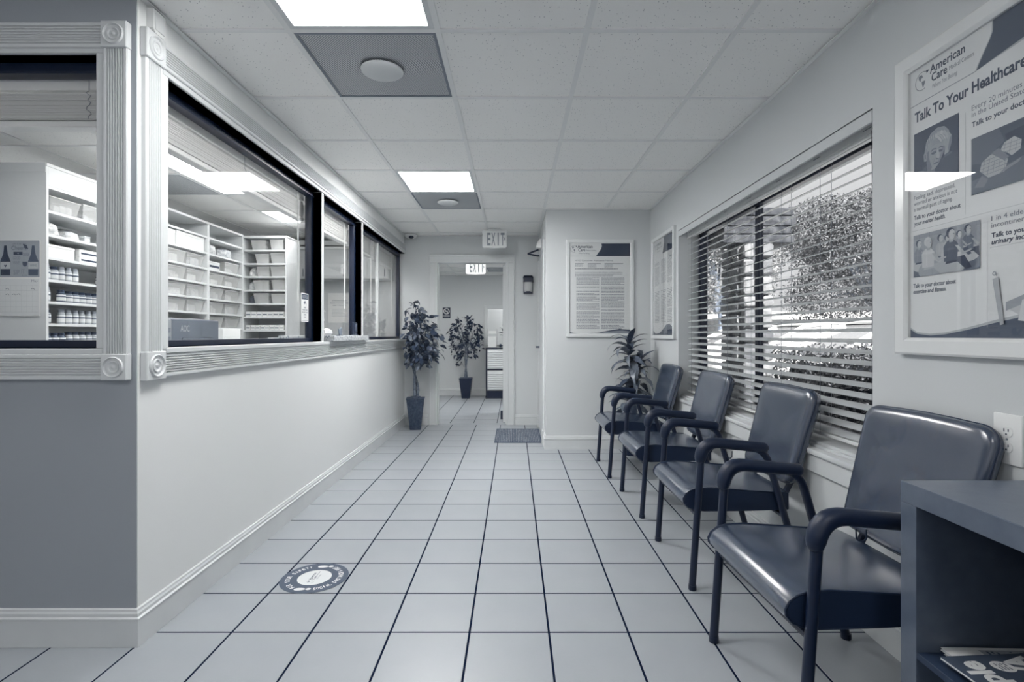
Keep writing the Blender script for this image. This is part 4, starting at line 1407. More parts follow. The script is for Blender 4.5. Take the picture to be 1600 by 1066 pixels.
# column rules
vr = B(1508, 200)[0]
p.rect(vr, B(1508, 335)[1], vr + 0.0015, B(1508, 176)[1], 0.74)
vr = B(1542, 400)[0]
p.rect(vr, 1.16, vr + 0.0015, B(1542, 346)[1], 0.74)
p.rect(0.06, 1.4865, 0.66, 1.4878, 0.70)
# photograph 1: grey-haired man, head bowed on one hand
A0, A1 = B(1428, 299), B(1498, 176)
u0, v0, u1, v1 = A0[0], A0[1], A1[0], A1[1]
W_, H_ = u1 - u0, v1 - v0
def Q(x, y): return (u0 + max(0.0, min(1.0, x)) * W_, v0 + max(0.0, min(1.0, y)) * H_)
def disc(x, y, rx, ry, v): blob([(x + rx * math.cos(2 * PI * k / 24), y + ry * math.sin(2 * PI * k / 24)) for k in range(24)], v)
def blob(pts, v): p.poly([Q(*t_) for t_ in pts], v)
p.rect(u0, v0, u1, v1, 0.27)
blob([(0, 0), (1, 0), (1, 0.35), (0.85, 0.42), (0.6, 0.36), (0.3, 0.36), (0.12, 0.28), (0, 0.22)], 0.36)
blob([(0.2, 0.0), (0.75, 0.0), (0.85, 0.3), (0.6, 0.37), (0.3, 0.33)], 0.30)
blob([(0.30, 0.10), (0.46, 0.06), (0.50, 0.28), (0.31, 0.36)], 0.46)
blob([(0.255, 0.44), (0.25, 0.58), (0.29, 0.76), (0.40, 0.88), (0.55, 0.93), (0.70, 0.90), (0.80, 0.80), (0.82, 0.66), (0.74, 0.60), (0.40, 0.55), (0.30, 0.44)], 0.56)   # hair mass
for k in range(11):
    a_ = 0.30 + 0.045 * k
    p.stroke([Q(a_, 0.66 + 0.03 * (k % 3)), Q(a_ + 0.03, 0.80 + 0.012 * (5 - abs(5 - k)))], 0.0014, 0.74)
blob([(0.30, 0.40), (0.31, 0.60), (0.36, 0.72), (0.50, 0.79), (0.64, 0.77), (0.73, 0.66), (0.71, 0.52), (0.64, 0.40), (0.57, 0.31), (0.49, 0.255), (0.40, 0.25), (0.33, 0.31)], 0.60)   # face
blob([(0.30, 0.40), (0.31, 0.58), (0.36, 0.60), (0.37, 0.44), (0.43, 0.30), (0.40, 0.25), (0.33, 0.31)], 0.47)      # shaded cheek
blob([(0.64, 0.40), (0.71, 0.52), (0.72, 0.60), (0.66, 0.56), (0.60, 0.42), (0.55, 0.33), (0.57, 0.31)], 0.52)
blob([(0.245, 0.45), (0.235, 0.57), (0.285, 0.60), (0.315, 0.52), (0.295, 0.44)], 0.58)
blob([(0.262, 0.47), (0.258, 0.55), (0.285, 0.56), (0.29, 0.49)], 0.42)
for k in range(3): p.stroke([Q(0.42, 0.66 + 0.03 * k), Q(0.52, 0.675 + 0.03 * k), Q(0.62, 0.66 + 0.03 * k)], 0.0009, 0.47)
blob([(0.40, 0.575), (0.46, 0.605), (0.53, 0.59), (0.53, 0.575), (0.46, 0.585), (0.405, 0.56)], 0.36)
blob([(0.585, 0.585), (0.63, 0.595), (0.685, 0.565), (0.68, 0.55), (0.63, 0.575), (0.585, 0.57)], 0.36)
blob([(0.41, 0.545), (0.52, 0.555), (0.53, 0.52), (0.47, 0.50), (0.42, 0.515)], 0.42)
blob([(0.585, 0.55), (0.67, 0.535), (0.66, 0.505), (0.61, 0.495), (0.58, 0.515)], 0.42)
p.stroke([Q(0.42, 0.525), Q(0.47, 0.515), Q(0.52, 0.53)], 0.0014, 0.25)
p.stroke([Q(0.59, 0.525), Q(0.63, 0.51), Q(0.665, 0.52)], 0.0014, 0.25)
blob([(0.545, 0.56), (0.57, 0.56), (0.60, 0.43), (0.585, 0.405), (0.53, 0.405), (0.52, 0.43)], 0.67)
blob([(0.52, 0.43), (0.585, 0.405), (0.57, 0.395), (0.53, 0.40)], 0.42)
p.stroke([Q(0.49, 0.42), Q(0.455, 0.35)], 0.001, 0.44)
p.stroke([Q(0.61, 0.42), Q(0.615, 0.36)], 0.001, 0.44)
blob([(0.46, 0.345), (0.52, 0.36), (0.575, 0.35), (0.565, 0.335), (0.52, 0.335), (0.47, 0.33)], 0.40)
blob([(0.70, 0.42), (0.80, 0.44), (0.86, 0.58), (0.86, 0.70), (0.78, 0.79), (0.70, 0.74), (0.68, 0.62), (0.72, 0.55)], 0.62)      # back of the hand
blob([(0.80, 0.44), (0.86, 0.58), (0.86, 0.70), (0.82, 0.66), (0.78, 0.5)], 0.50)
for k in range(4):
    x, y = 0.50 + 0.055 * k, 0.80 + 0.018 * (1.5 - abs(k - 1.5))
    blob([(x, y - 0.02), (x + 0.012, y + 0.03), (x + 0.045, y + 0.035), (x + 0.09, y - 0.02), (x + 0.17 - 0.012 * k, y - 0.10), (x + 0.13 - 0.012 * k, y - 0.15), (x + 0.05, y - 0.06)], (0.70, 0.66, 0.72, 0.67)[k])
    p.stroke([Q(x + 0.005, y - 0.025), Q(x + 0.055, y - 0.06), Q(x + 0.13 - 0.012 * k, y - 0.15)], 0.0009, 0.42)
blob([(0.66, 0.0), (1.0, 0.0), (1.0, 0.36), (0.87, 0.44), (0.70, 0.42), (0.68, 0.25)], 0.31)
blob([(0.70, 0.42), (0.87, 0.44), (0.86, 0.40), (0.71, 0.385)], 0.40)
# photograph 2: two clasped hands in checked cuffs
A0, A1 = B(1518, 306), B(1600, 183)
u0, v0, u1, v1 = A0[0], A0[1], 0.645, B(1518, 218)[1]
W_, H_ = u1 - u0, v1 - v0
p.rect(u0, v0, u1, v1, 0.33)
blob([(0, 0), (0.6, 0), (0.9, 0.35), (0.6, 0.45), (0.2, 0.3), (0, 0.25)], 0.42)
blob([(0, 1), (0.25, 1), (0.3, 0.75), (0.1, 0.5), (0, 0.55)], 0.40)
blob([(0.3, 0.85), (0.9, 0.95), (1, 0.5), (0.7, 0.45), (0.35, 0.6)], 0.26)
blob([(0.08, 0.38), (0.16, 0.22), (0.30, 0.24), (0.33, 0.42), (0.28, 0.56), (0.18, 0.60), (0.10, 0.52)], 0.68)
blob([(0.26, 0.60), (0.30, 0.72), (0.38, 0.76), (0.44, 0.66), (0.43, 0.52), (0.36, 0.46), (0.32, 0.54)], 0.72)
blob([(0.18, 0.62), (0.25, 0.66), (0.34, 0.46), (0.30, 0.42)], 0.5)
for k in range(5):
    p.stroke([Q(0.10 + 0.05 * k, 0.25 + 0.01 * k), Q(0.13 + 0.045 * k, 0.55)], 0.0012, 0.5)
    p.stroke([Q(0.09, 0.28 + 0.06 * k), Q(0.33, 0.30 + 0.06 * k)], 0.0012, 0.5)
for k in range(3):
    p.stroke([Q(0.29 + 0.05 * k, 0.52), Q(0.31 + 0.05 * k, 0.72)], 0.0012, 0.52)
    p.stroke([Q(0.27, 0.56 + 0.06 * k), Q(0.44, 0.55 + 0.06 * k)], 0.0012, 0.52)
blob([(0.03, 0.12), (0.12, 0.08), (0.16, 0.2), (0.10, 0.28)], 0.5)
blob([(0.25, 0.22), (0.42, 0.32), (0.44, 0.38), (0.3, 0.3)], 0.55)
# photograph 3: people exercising on balls
A0, A1 = B(1428, 434), B(1532, 346)
u0, v0, u1, v1 = A0[0], A0[1], A1[0], B(1428, 369)[1]
W_, H_ = u1 - u0, v1 - v0
p.rect(u0, v0, u1, v1, 0.58)
blob([(0, 0), (1, 0), (1, 0.32), (0.6, 0.36), (0, 0.28)], 0.40)
for k in range(6): p.stroke([Q(0.1 + 0.17 * k, 0.4), Q(0.1 + 0.17 * k, 1.0)], 0.0012, 0.5)
def person(x, y, s, top, leg, hair, ball=0.7):
    disc(x + 0.03 * s, y - 0.30 * s, 0.20 * s, 0.24 * s, ball)
    blob([(x - 0.06 * s, y - 0.18 * s), (x + 0.20 * s, y - 0.14 * s), (x + 0.30 * s, y - 0.42 * s), (x + 0.22 * s, y - 0.45 * s), (x + 0.10 * s, y - 0.26 * s), (x - 0.08 * s, y - 0.28 * s)], leg)
    blob([(x - 0.10 * s, y - 0.22 * s), (x + 0.10 * s, y - 0.22 * s), (x + 0.11 * s, y + 0.14 * s), (x + 0.05 * s, y + 0.24 * s), (x - 0.05 * s, y + 0.24 * s), (x - 0.11 * s, y + 0.12 * s)], top)
    blob([(x + 0.06 * s, y + 0.12 * s), (x + 0.11 * s, y + 0.10 * s), (x + 0.20 * s, y - 0.06 * s), (x + 0.30 * s, y - 0.02 * s), (x + 0.30 * s, y - 0.06 * s), (x + 0.17 * s, y - 0.12 * s)], 0.66)
    disc(x - 0.005 * s, y + 0.41 * s, 0.064 * s, 0.115 * s, hair)
    blob([(x - 0.02 * s, y + 0.2 * s), (x + 0.035 * s, y + 0.2 * s), (x + 0.04 * s, y + 0.32 * s), (x - 0.02 * s, y + 0.32 * s)], 0.62)
    disc(x + 0.018 * s, y + 0.37 * s, 0.048 * s, 0.115 * s, 0.70)
    blob([(x + 0.035 * s, y + 0.39 * s), (x + 0.06 * s, y + 0.385 * s), (x + 0.055 * s, y + 0.37 * s), (x + 0.035 * s, y + 0.37 * s)], 0.45)
    p.stroke([Q(x - 0.02 * s, y + 0.18 * s), Q(x - 0.03 * s, y - 0.18 * s)], 0.0012, min(1, top + 0.08))
person(0.09, 0.50, 0.72, 0.50, 0.25, 0.3)
person(0.44, 0.55, 0.66, 0.66, 0.4, 0.25)
person(0.54, 0.57, 0.54, 0.68, 0.4, 0.3)
person(0.84, 0.58, 0.74, 0.42, 0.22, 0.25)
person(0.72, 0.58, 0.58, 0.5, 0.3, 0.25)
person(0.60, 0.47, 0.98, 0.30, 0.20, 0.22, 0.66)
person(0.25, 0.40, 0.94, 0.74, 0.66, 0.72, 0.6)
# drawing: bed rail with posts
u0, v0, u1, v1 = B(1552, 500)[0], 1.165, 0.655, 1.315
W_, H_ = u1 - u0, v1 - v0
blob([(0.16, 0.30), (0.55, 0.72), (1, 0.78), (1, 0.35), (0.4, 0.06), (0.34, 0.1)], 0.74)
blob([(0.0, 0.86), (0.06, 0.90), (0.12, 0.02), (0.08, 0.0)], 0.66)
blob([(0.14, 0.42), (0.5, 0.66), (0.5, 0.5), (0.14, 0.26)], 0.60)
blob([(0.26, 0.08), (0.30, 0.44), (0.52, 0.62), (0.9, 0.74), (0.9, 0.68), (0.55, 0.56), (0.36, 0.42), (0.33, 0.06)], 0.80)
blob([(0.44, 0.98), (0.54, 1.0), (0.54, 0.94), (0.5, 0.93), (0.5, 0.62), (0.46, 0.60), (0.46, 0.92), (0.44, 0.92)], 0.68)
p.ell(*Q(0.02, 0.97), 0.006, 0.006, 0.55); p.ell(*Q(0.49, 1.06), 0.006, 0.006, 0.55)
p.ell(*Q(0.02, 0.97), 0.0035, 0.0035, 0.8); p.ell(*Q(0.49, 1.06), 0.0035, 0.0035, 0.8)
p.done('printed_poster', bp, loc=(0, -0.0105, 0))
MB().box(0.05, 0.66, -0.0245, -0.0235, 1.115, 2.036).build('glazing', M_glaze, bp, smooth=False)

# ================================================================== SMALL THINGS ON THE WALLS AND FLOOR
# outlet
t = thing('wall_outlet', 'white duplex electrical outlet plate on the right wall beside the nearest chair', 'outlet', (XR, 1.440, 0.852), -PI / 2)
MB().box(-0.042, 0.042, -0.007, 0.0, -0.069, 0.069, 0.003, 2).build('cover_plate', M_white, t)
for z in (0.021, -0.021):
    r = MB().prism([(0.0175 * math.cos(a), z + max(-0.0135, min(0.0135, 0.0175 * math.sin(a)))) for a in [2 * PI * k / 28 for k in range(28)]], -0.0095, -0.006).build('receptacle', M_white, t)
    s = MB()
    s.box(-0.0075, -0.0050, -0.0101, -0.009, z - 0.001, z + 0.008); s.box(0.0050, 0.0075, -0.0101, -0.009, z, z + 0.007)
    s.box(-0.0022, 0.0022, -0.0101, -0.009, z - 0.0095, z - 0.0050)
    s.build('slots', M_dark, r, smooth=False)
MB().lathe([(0.001, -0.0085), (0.0028, -0.0085), (0.003, -0.006)], 10, (0, 0, 0), 'Y').build('screw', M_grey, t)

# motion sensor on the corner
t = thing('motion_sensor', 'small white box high on the corridor wall above the corner rosette', 'sensor', (XL, 2.012, 2.325), PI / 2)
MB().prism([(-0.036, 0.045), (0.036, 0.045), (0.036, -0.028), (0.024, -0.042), (-0.024, -0.042), (-0.036, -0.028)], -0.026, 0.0, 'Y').build('housing', M_white, t, smooth=False)
MB().box(-0.026, 0.026, -0.029, -0.026, -0.030, 0.035, 0.002, 1).build('lens', mat('sensor_lens', 0.88, 0.3, 0.4), t)

# exit signs
def exit_sign(x, y, ztop, label, lit, ink=0.55, w=0.284, h=0.20):
    t = thing('exit_sign', label, 'exit sign', (x, y, ztop), 0, 'exit signs')
    MB().box(-0.07, 0.07, -0.035, 0.035, -0.022, -0.0005, 0.003, 1).build('canopy', M_white, t)
    b = MB().prism([(-w / 2, -0.025), (w / 2, -0.025), (w / 2, -0.022 - h + 0.012), (w / 2 - 0.012, -0.022 - h), (0, -0.022 - h - 0.006), (-w / 2 + 0.012, -0.022 - h), (-w / 2, -0.022 - h + 0.012)], -0.024, 0.024, 'Y')
    b.build('housing', lit, t, smooth=False)
    p = Print()
    zc = -0.022 - h / 2
    lw = 0.030
    for k, ch in enumerate('EXIT'):
        p.text(ch, -0.066 + k * 0.052 + (0.006 if k > 1 else 0), zc - 0.072, 0.145, ink, width=(0.040, 0.046, 0.014, 0.046)[k], bold=0.02, align='C')
    p.stroke([(0.108, zc + 0.02), (0.123, zc), (0.108, zc - 0.02)], 0.007, 0.5)
    p.done('exit_lettering', t, loc=(0, -0.0242, 0))
    return t
exit_sign(-0.228, 6.18, CEIL, 'white exit sign hanging from the corridor ceiling before the doorway', mat('exit_housing', 0.90, 0.4, 0.4))
exit_sign(-0.555, 7.62, CN, 'glowing exit sign in the room beyond, seen through the top of the doorway', emat('lit_exit_housing', 0.40), 0.62)

# dome camera
t = thing('security_camera', 'small white dome camera with a dark lens at the far left ceiling corner', 'camera', (-1.275, 6.50, CEIL - 0.003))
MB().lathe([(0.001, 0.0), (0.074, 0.0), (0.078, -0.012), (0.066, -0.034), (0.045, -0.044), (0.001, -0.046)], 24).build('base', M_white, t)
MB().lathe([(0.001, -0.072), (0.018, -0.068), (0.032, -0.054), (0.036, -0.040), (0.001, -0.038)], 20, (0.01, -0.035, 0.012)).build('lens_ball', M_black, t)

# wall fixture with clear ribbed body
t = thing('wall_lantern', 'lantern-shaped wall fixture with black cap and clear ribbed body, right of the doorway', 'wall lantern', (0.178, YF, 1.76), 0)
MB().box(-0.058, 0.058, -0.02, 0.0, -0.108, 0.112, 0.004, 1).build('back_plate', M_dark, t)
MB().prism([(-0.062, 0.035), (0.062, 0.035), (0.060, 0.085), (-0.060, 0.085)], -0.085, -0.018, 'Y').build('cap', M_black, t)
MB().tube(smooth_path([((-0.056, -0.05, 0.08), 0), ((-0.056, -0.05, 0.114), 0.02), ((0.056, -0.05, 0.114), 0.02), ((0.056, -0.05, 0.08), 0)]), 0.007, 8).build('handle', M_black, t)
rb = []
for z, r in ((-0.085, 0.047), (0.035, 0.050)):
    rb.append([(r * math.cos(a) * (1 + 0.05 * (k % 2)), -0.052 + 0.6 * r * math.sin(a) * (1 + 0.05 * (k % 2)), z) for k, a in enumerate([2 * PI * k / 36 for k in range(36)])])
MB().loft(rb).build('ribbed_body', frosted_mat('ribbed_clear', 0.85, 0.75), t, smooth=False)
MB().prism([(-0.055, -0.108), (0.055, -0.108), (0.050, -0.092), (0.02, -0.080), (-0.02, -0.080), (-0.050, -0.092)], -0.085, -0.018, 'Y').build('foot', M_black, t)

# floor mat
mm = bpy.data.materials.new('woven_mat'); mm.use_nodes = True
nt = mm.node_tree; b = nt.nodes['Principled BSDF']; b.inputs['Roughness'].default_value = 0.9
tc = nt.nodes.new('ShaderNodeTexCoord'); vo = nt.nodes.new('ShaderNodeTexVoronoi'); vo.inputs['Scale'].default_value = 55; vo.inputs['Randomness'].default_value = 0.15
r = nt.nodes.new('ShaderNodeValToRGB'); r.color_ramp.elements[0].position = 0.38; r.color_ramp.elements[0].color = G(0.66); r.color_ramp.elements[1].position = 0.6; r.color_ramp.elements[1].color = G(0.28)
nt.links.new(tc.outputs['Object'], vo.inputs['Vector']); nt.links.new(vo.outputs['Distance'], r.inputs[0]); nt.links.new(r.outputs[0], b.inputs['Base Color'])
t = thing('door_mat', 'dark woven rubber-edged mat on the tiles before the side exit door', 'mat', (0.045, 5.92, 0.0012))
MB().box(-0.238, 0.238, -0.392, 0.392, 0.0, 0.009, 0.002, 1).build('pile', mm, t)
bd = MB()
ring0 = [(-0.262, -0.415), (0.262, -0.415), (0.262, 0.415), (-0.262, 0.415)]
for (x0, x1, y0, y1) in ((-0.252, -0.238, -0.405, 0.405), (0.238, 0.252, -0.405, 0.405), (-0.238, 0.238, -0.405, -0.392), (-0.238, 0.238, 0.392, 0.405)):
    bd.box(x0, x1, y0, y1, 0.0, 0.006)
bd.build('rubber_edge', mat('mat_edge', 0.28, 0.7, 0.2), t, smooth=False)

# round floor sticker
t = thing('floor_sticker', 'round dark distancing sticker on a floor tile near the counter wall', 'sticker', (-0.933, 2.457, 0.0012), PI / 2)
MB().lathe([(0.001, 0.0), (0.1525, 0.0), (0.1525, 0.0006), (0.001, 0.0007)], 64).build('disc', mat('sticker_vinyl', 0.34, 0.5, 0.3), t)
p = Print('XY', 0.00002)
p.ell(0, 0, 0.0765, 0.0765, 0.87, 56)
american_care(p, -0.036, -0.008, 0.070, 0.3)
p.arc_text('FOR YOUR SAFETY', 0, 0, 0.108, math.radians(152), math.radians(24), 0.021, 0.93, bold=0.03)
p.arc_text('SOCIAL DISTANCE', 0, 0, 0.128, math.radians(197), math.radians(297), 0.021, 0.93, inward=True, bold=0.03)
p.arc_text('6 FEET', 0, 0, 0.128, math.radians(301), math.radians(333), 0.021, 0.93, inward=True, bold=0.03)
for (cu, cv, ro) in ((0.114, -0.010, PI / 2 + 0.05), (-0.114, 0.014, PI / 2 + 0.05)):
    c_, s_ = math.cos(ro), math.sin(ro)
    def R(x, y): return (cu + x * c_ - y * s_, cv + x * s_ + y * c_)
    p.poly([R(0.026 * math.cos(a) + 0.010, (0.0125 + 0.002 * math.cos(a)) * math.sin(a)) for a in [2 * PI * k / 20 for k in range(20)]], 0.90)
    p.poly([R(0.012 * math.cos(a) - 0.028, 0.010 * math.sin(a)) for a in [2 * PI * k / 16 for k in range(16)]], 0.90)
p.done('sticker_print', t, loc=(0, 0, 0.0008))
# ================================================================== PHARMACY BEHIND THE RECEPTION WINDOWS
SX, SD = -2.95, 0.30           # shelf front plane and depth
SZ = [0.10, 0.36, 0.50, 0.64, 0.78, 0.925, 1.068, 1.21, 1.352, 1.492, 1.635, 1.78, 1.93]
STOP = 2.205

def shelf_unit(label, y0, y1):
    """open shelving facing +X (towards the corridor windows)"""
    t = thing('shelf_unit', label, 'shelves', (SX, y0, 0), 0, 'pharmacy wall shelving')
    L = y1 - y0
    MB().box(-SD, 0, 0, 0.018, 0, STOP, 0.001, 1).build('side_panel', M_shelf, t)
    MB().box(-SD, 0, L - 0.018, L, 0, STOP, 0.001, 1).build('side_panel', M_shelf, t)
    MB().box(-SD, -SD + 0.006, 0.018, L - 0.018, 0, STOP).build('back_panel', M_shelf, t, smooth=False)
    MB().box(-SD, 0.004, 0, L, STOP, STOP + 0.02, 0.001, 1).build('top_panel', M_shelf, t)
    for z in SZ + [2.085]:
        MB().box(-SD + 0.006, -0.002, 0.018, L - 0.018, z - 0.018, z, 0.001, 1).build('shelf', M_shelf, t)
    return t
uA = shelf_unit('tall white shelf unit with plain end panel and pill jars, left of the counter corner', 3.31, 4.19)
MB().box(-SD + 0.01, -0.001, -0.004, 0, 2.165, STOP + 0.02).build('end_cornice', M_shelf, uA, smooth=False)
MB().box(-0.02, 0.0, 0.018, 0.862, 2.085, STOP).build('header_board', M_shelf, uA, smooth=False)
uB = shelf_unit('tall white shelf unit behind the monitor, seen at the left of the long window', 4.19, 5.07)
uC = shelf_unit('narrower white shelf unit meeting the end rack in the inner corner', 5.07, 5.72)

# end rack facing the viewer
DX0_, DX1_, DYf, DYb = -2.965, -2.476, 5.72, 6.07
DZs = [0.2, 0.47, 0.61, 0.76, 0.90, 1.045, 1.19, 1.335, 1.482, 1.628, 1.775, 1.917, 2.065]
uD = thing('end_rack', 'white rack with grey back facing the viewer at the end of the pharmacy shelves', 'shelves', (DX0_, DYf, 0))
wd = DX1_ - DX0_
M_back = mat('grey_back_panel', 0.52, 0.6, 0.3)
MB().box(0, 0.016, 0, 0.35, 0, STOP, 0.001, 1).build('side_panel', M_shelf, uD)
MB().box(wd - 0.018, wd, 0, 0.35, 0, STOP, 0.001, 1).build('side_panel', M_shelf, uD)
MB().box(0.016, wd - 0.018, 0.344, 0.35, 0, STOP).build('back_panel', M_back, uD, smooth=False)
MB().box(0, wd, -0.002, 0.35, STOP - 0.012, STOP + 0.012, 0.001, 1).build('top_panel', M_shelf, uD)
for z in DZs:
    MB().box(0.016, wd - 0.018, 0.0, 0.344, z - 0.018, z, 0.001, 1).build('shelf', M_shelf, uD)

def shelf_name(z, zs):
    return ORD[len([q for q in zs if q > z + 0.01])] + ' shelf down'

# ---- pill jars
rj = random.Random(3)
M_lids = [mat('jar_lid_dark', 0.20, 0.4, 0.4), mat('jar_lid_white', 0.55, 0.4, 0.4)]
M_jar = [mat('jar_white', 0.62, 0.35, 0.4), mat('jar_grey', 0.42, 0.3, 0.5), mat('jar_amber', 0.30, 0.25, 0.5)]
M_lab = mat('jar_label', 0.84, 0.6, 0.3)
M_lab2 = mat('jar_label_band', 0.35, 0.6, 0.3)
proto = {}
def jar(kind, x, y, z, label, group):
    r, h, mb_, ml = [(0.024, 0.088, 0, 0), (0.0255, 0.076, 1, 0), (0.021, 0.094, 0, 1), (0.0252, 0.082, 2, 0)][kind]
    if kind not in proto:
        t = thing('pill_jar', label, 'jar', (x, y, z), 0, group)
        MB().lathe([(0.001, 0), (r * 0.95, 0), (r, 0.004), (r, h * 0.70), (r * 0.72, h * 0.80), (0.001, h * 0.8)], 14).build('body', M_jar[mb_], t)
        MB().lathe([(0.001, h * 0.79), (r * 0.80, h * 0.79), (r * 0.82, h * 0.98), (r * 0.76, h), (0.001, h)], 14).build('lid', M_lids[ml], t)
        MB().lathe([(r + 0.0004, h * 0.12), (r + 0.0008, h * 0.13), (r + 0.0008, h * 0.60), (r + 0.0004, h * 0.61)], 14, cap=False).build('label_wrap', M_lab, t)
        MB().lathe([(r + 0.0009, h * 0.40), (r + 0.0012, h * 0.41), (r + 0.0012, h * 0.50), (r + 0.0009, h * 0.51)], 14, cap=False).build('label_band', M_lab2, t)
        proto[kind] = t
        return t
    return dup(proto[kind], (x, y, z), rj.uniform(0, 6), label, group)
KN = ['pale pill jar with dark cap', 'squat grey pill jar with dark cap', 'slim pale-capped pill jar', 'dark glass pill jar with dark cap']
for z in (0.925, 1.068, 1.21, 1.352, 1.492):
    y = 3.31 + 0.05
    k = 0
    kind = rj.randrange(4)
    while y < 4.02:
        if rj.random() < 0.4: kind = rj.randrange(4)
        if rj.random() < 0.93:
            jar(kind, SX - 0.045, y, z + 0.0008, '%s, %s from end panel, %s, tall unit' % (KN[kind], ORD[k], shelf_name(z, SZ)), 'pill jars on the tall shelf unit')
            k += 1
        y += 0.0545
        if k > 13: break

# ---- boxes, bins, bags
M_card = [mat('carton_%d' % k, v, 0.6, 0.25, vary=(14, 0.02)) for k, v in enumerate((0.90, 0.84, 0.93, 0.76))]
M_cont = [mat('bin_contents_%d' % k, v, 0.6, 0.3, bump=(70, 0.6), vary=(45, 0.16)) for k, v in enumerate((0.80, 0.72, 0.86))]

def carton(x0, x1, y0, y1, z, h, label, group=None, m=0, name='carton', mark=None, face='X'):
    """closed box with a lid seam; mark: v of a printed band"""
    cx, cy = (x0 + x1) / 2, (y0 + y1) / 2
    t = thing(name, label, 'box', (cx, cy, z + 0.0008), 0, group)
    a, b = (x1 - x0) / 2, (y1 - y0) / 2
    MB().box(-a, a, -b, b, 0, h * 0.8, 0.002, 1).build('body', M_card[m], t)
    MB().box(-a - 0.0015, a + 0.0015, -b - 0.0015, b + 0.0015, h * 0.8, h, 0.002, 1).build('lid', M_card[m], t)
    if mark is not None:
        if face == 'X':
            MB().box(a, a + 0.002, -b * 0.85, b * 0.85, h * 0.30, h * 0.55).build('printed_band', mat('band_%02d' % int(mark * 100), mark), t, smooth=False)
        else:
            MB().box(-a * 0.85, a * 0.85, -b - 0.002, -b, h * 0.30, h * 0.55).build('printed_band', mat('band_%02d' % int(mark * 100), mark), t, smooth=False)
    return t

def plastic_bin(cx, cy, z, wx, wy, h, label, group, k=0, lid=False):
    """tapered open bin of clear plastic with a rim and things inside"""
    t = thing('plastic_bin', label, 'bin', (cx, cy, z + 0.0008), 0, group)
    a, b = wx / 2, wy / 2
    tp = 0.86
    o = [[(-a * tp, -b * tp, 0), (a * tp, -b * tp, 0), (a * tp, b * tp, 0), (-a * tp, b * tp, 0)], [(-a, -b, h), (a, -b, h), (a, b, h), (-a, b, h)],
         [(-a + 0.003, -b + 0.003, h), (a - 0.003, -b + 0.003, h), (a - 0.003, b - 0.003, h), (-a + 0.003, b - 0.003, h)],
         [(-a * tp + 0.003, -b * tp + 0.003, 0.003), (a * tp - 0.003, -b * tp + 0.003, 0.003), (a * tp - 0.003, b * tp - 0.003, 0.003), (-a * tp + 0.003, b * tp - 0.003, 0.003)]]
    MB().loft(o).build('tub', M_bin, t, smooth=False)
    r = MB()
    r.tube([(-a, -b, h), (a, -b, h), (a, b, h), (-a, b, h), (-a, -b, h)], 0.003, 6)
    r.build('rim', mat('bin_rim', 0.90, 0.3, 0.4), t)
    c = MB()
    n = 7
    for q in range(n):
        w_, d_, h_ = rj.uniform(0.3, 0.6) * a, rj.uniform(0.3, 0.6) * b, rj.uniform(0.25, 0.68) * h
        x_, y_ = rj.uniform(-a * 0.8 + w_, a * 0.8 - w_), rj.uniform(-b * 0.8 + d_, b * 0.8 - d_)
        c.box(x_ - w_, x_ + w_, y_ - d_, y_ + d_, 0.004, 0.004 + h_, 0.003, 1)
    c.build('contents', M_cont[k % 3], t, kind='stuff')
    return t

def bag(cx, cy, z, sx, sy, sz, label, group=None, m=2):
    """crumpled plastic bag"""
    t = thing('plastic_bag', label, 'bag', (cx, cy, z + 0.0008), 0, group)
    rr = []
    for (f, zz) in ((0.75, 0.0), (0.98, 0.12), (1.0, 0.4), (0.85, 0.68), (0.5, 0.85), (0.22, 0.93)):
        rr.append([(f * sx * math.cos(a) * rj.uniform(0.84, 1.1), f * sy * math.sin(a) * rj.uniform(0.84, 1.1), zz * sz) for a in [2 * PI * k / 14 for k in range(14)]])
    MB().loft(rr).build('body', M_cont[m], t, angle=25)
    MB().loft([[(0.2 * sx * math.cos(a), 0.2 * sy * math.sin(a), 0.92 * sz) for a in [2 * PI * k / 8 for k in range(8)]],
               [(0.6 * sx * math.cos(a) * rj.uniform(0.6, 1.2), 0.6 * sy * math.sin(a), 1.0 * sz) for a in [2 * PI * k / 8 for k in range(8)]]]).build('gathered_neck', M_cont[m], t, angle=25)
    return t

gA = 'packages on the tall shelf unit'
def onA(y): return 'on the tall shelf unit left of the counter corner'
carton(SX - 0.24, SX - 0.03, 3.36, 3.56, 1.635, 0.085, 'bright white box next to the end panel, just above the pill jars', gA, 2)
carton(SX - 0.24, SX - 0.03, 3.60, 3.80, 1.635, 0.045, 'white flat box with a dark band, lower of a pair above the pill jars', gA, 2, mark=0.22)
carton(SX - 0.24, SX - 0.03, 3.60, 3.79, 1.68, 0.045, 'white flat box with a dark band, upper of a pair above the pill jars', gA, 2, mark=0.25)
bag(SX - 0.13, 3.43, 1.78, 0.09, 0.075, 0.11, 'pale bag beside the end panel, third shelf down of the tall shelf unit', gA, 2)
bag(SX - 0.13, 3.60, 1.78, 0.08, 0.07, 0.075, 'small pale bag in the middle, third shelf down of the tall shelf unit', gA, 0)
carton(SX - 0.2, SX - 0.06, 3.68, 3.73, 1.78, 0.05, 'small grey box right of two bags on the tall shelf unit', gA, 3)
plastic_bin(SX - 0.15, 3.49, 1.93, 0.24, 0.24, 0.10, 'clear bin beside the end panel on the top shelf of the tall unit', gA, 2)
plastic_bin(SX - 0.15, 3.73, 1.93, 0.24, 0.20, 0.11, 'clear bin farther from the end panel on the top shelf of the tall unit', gA, 1)

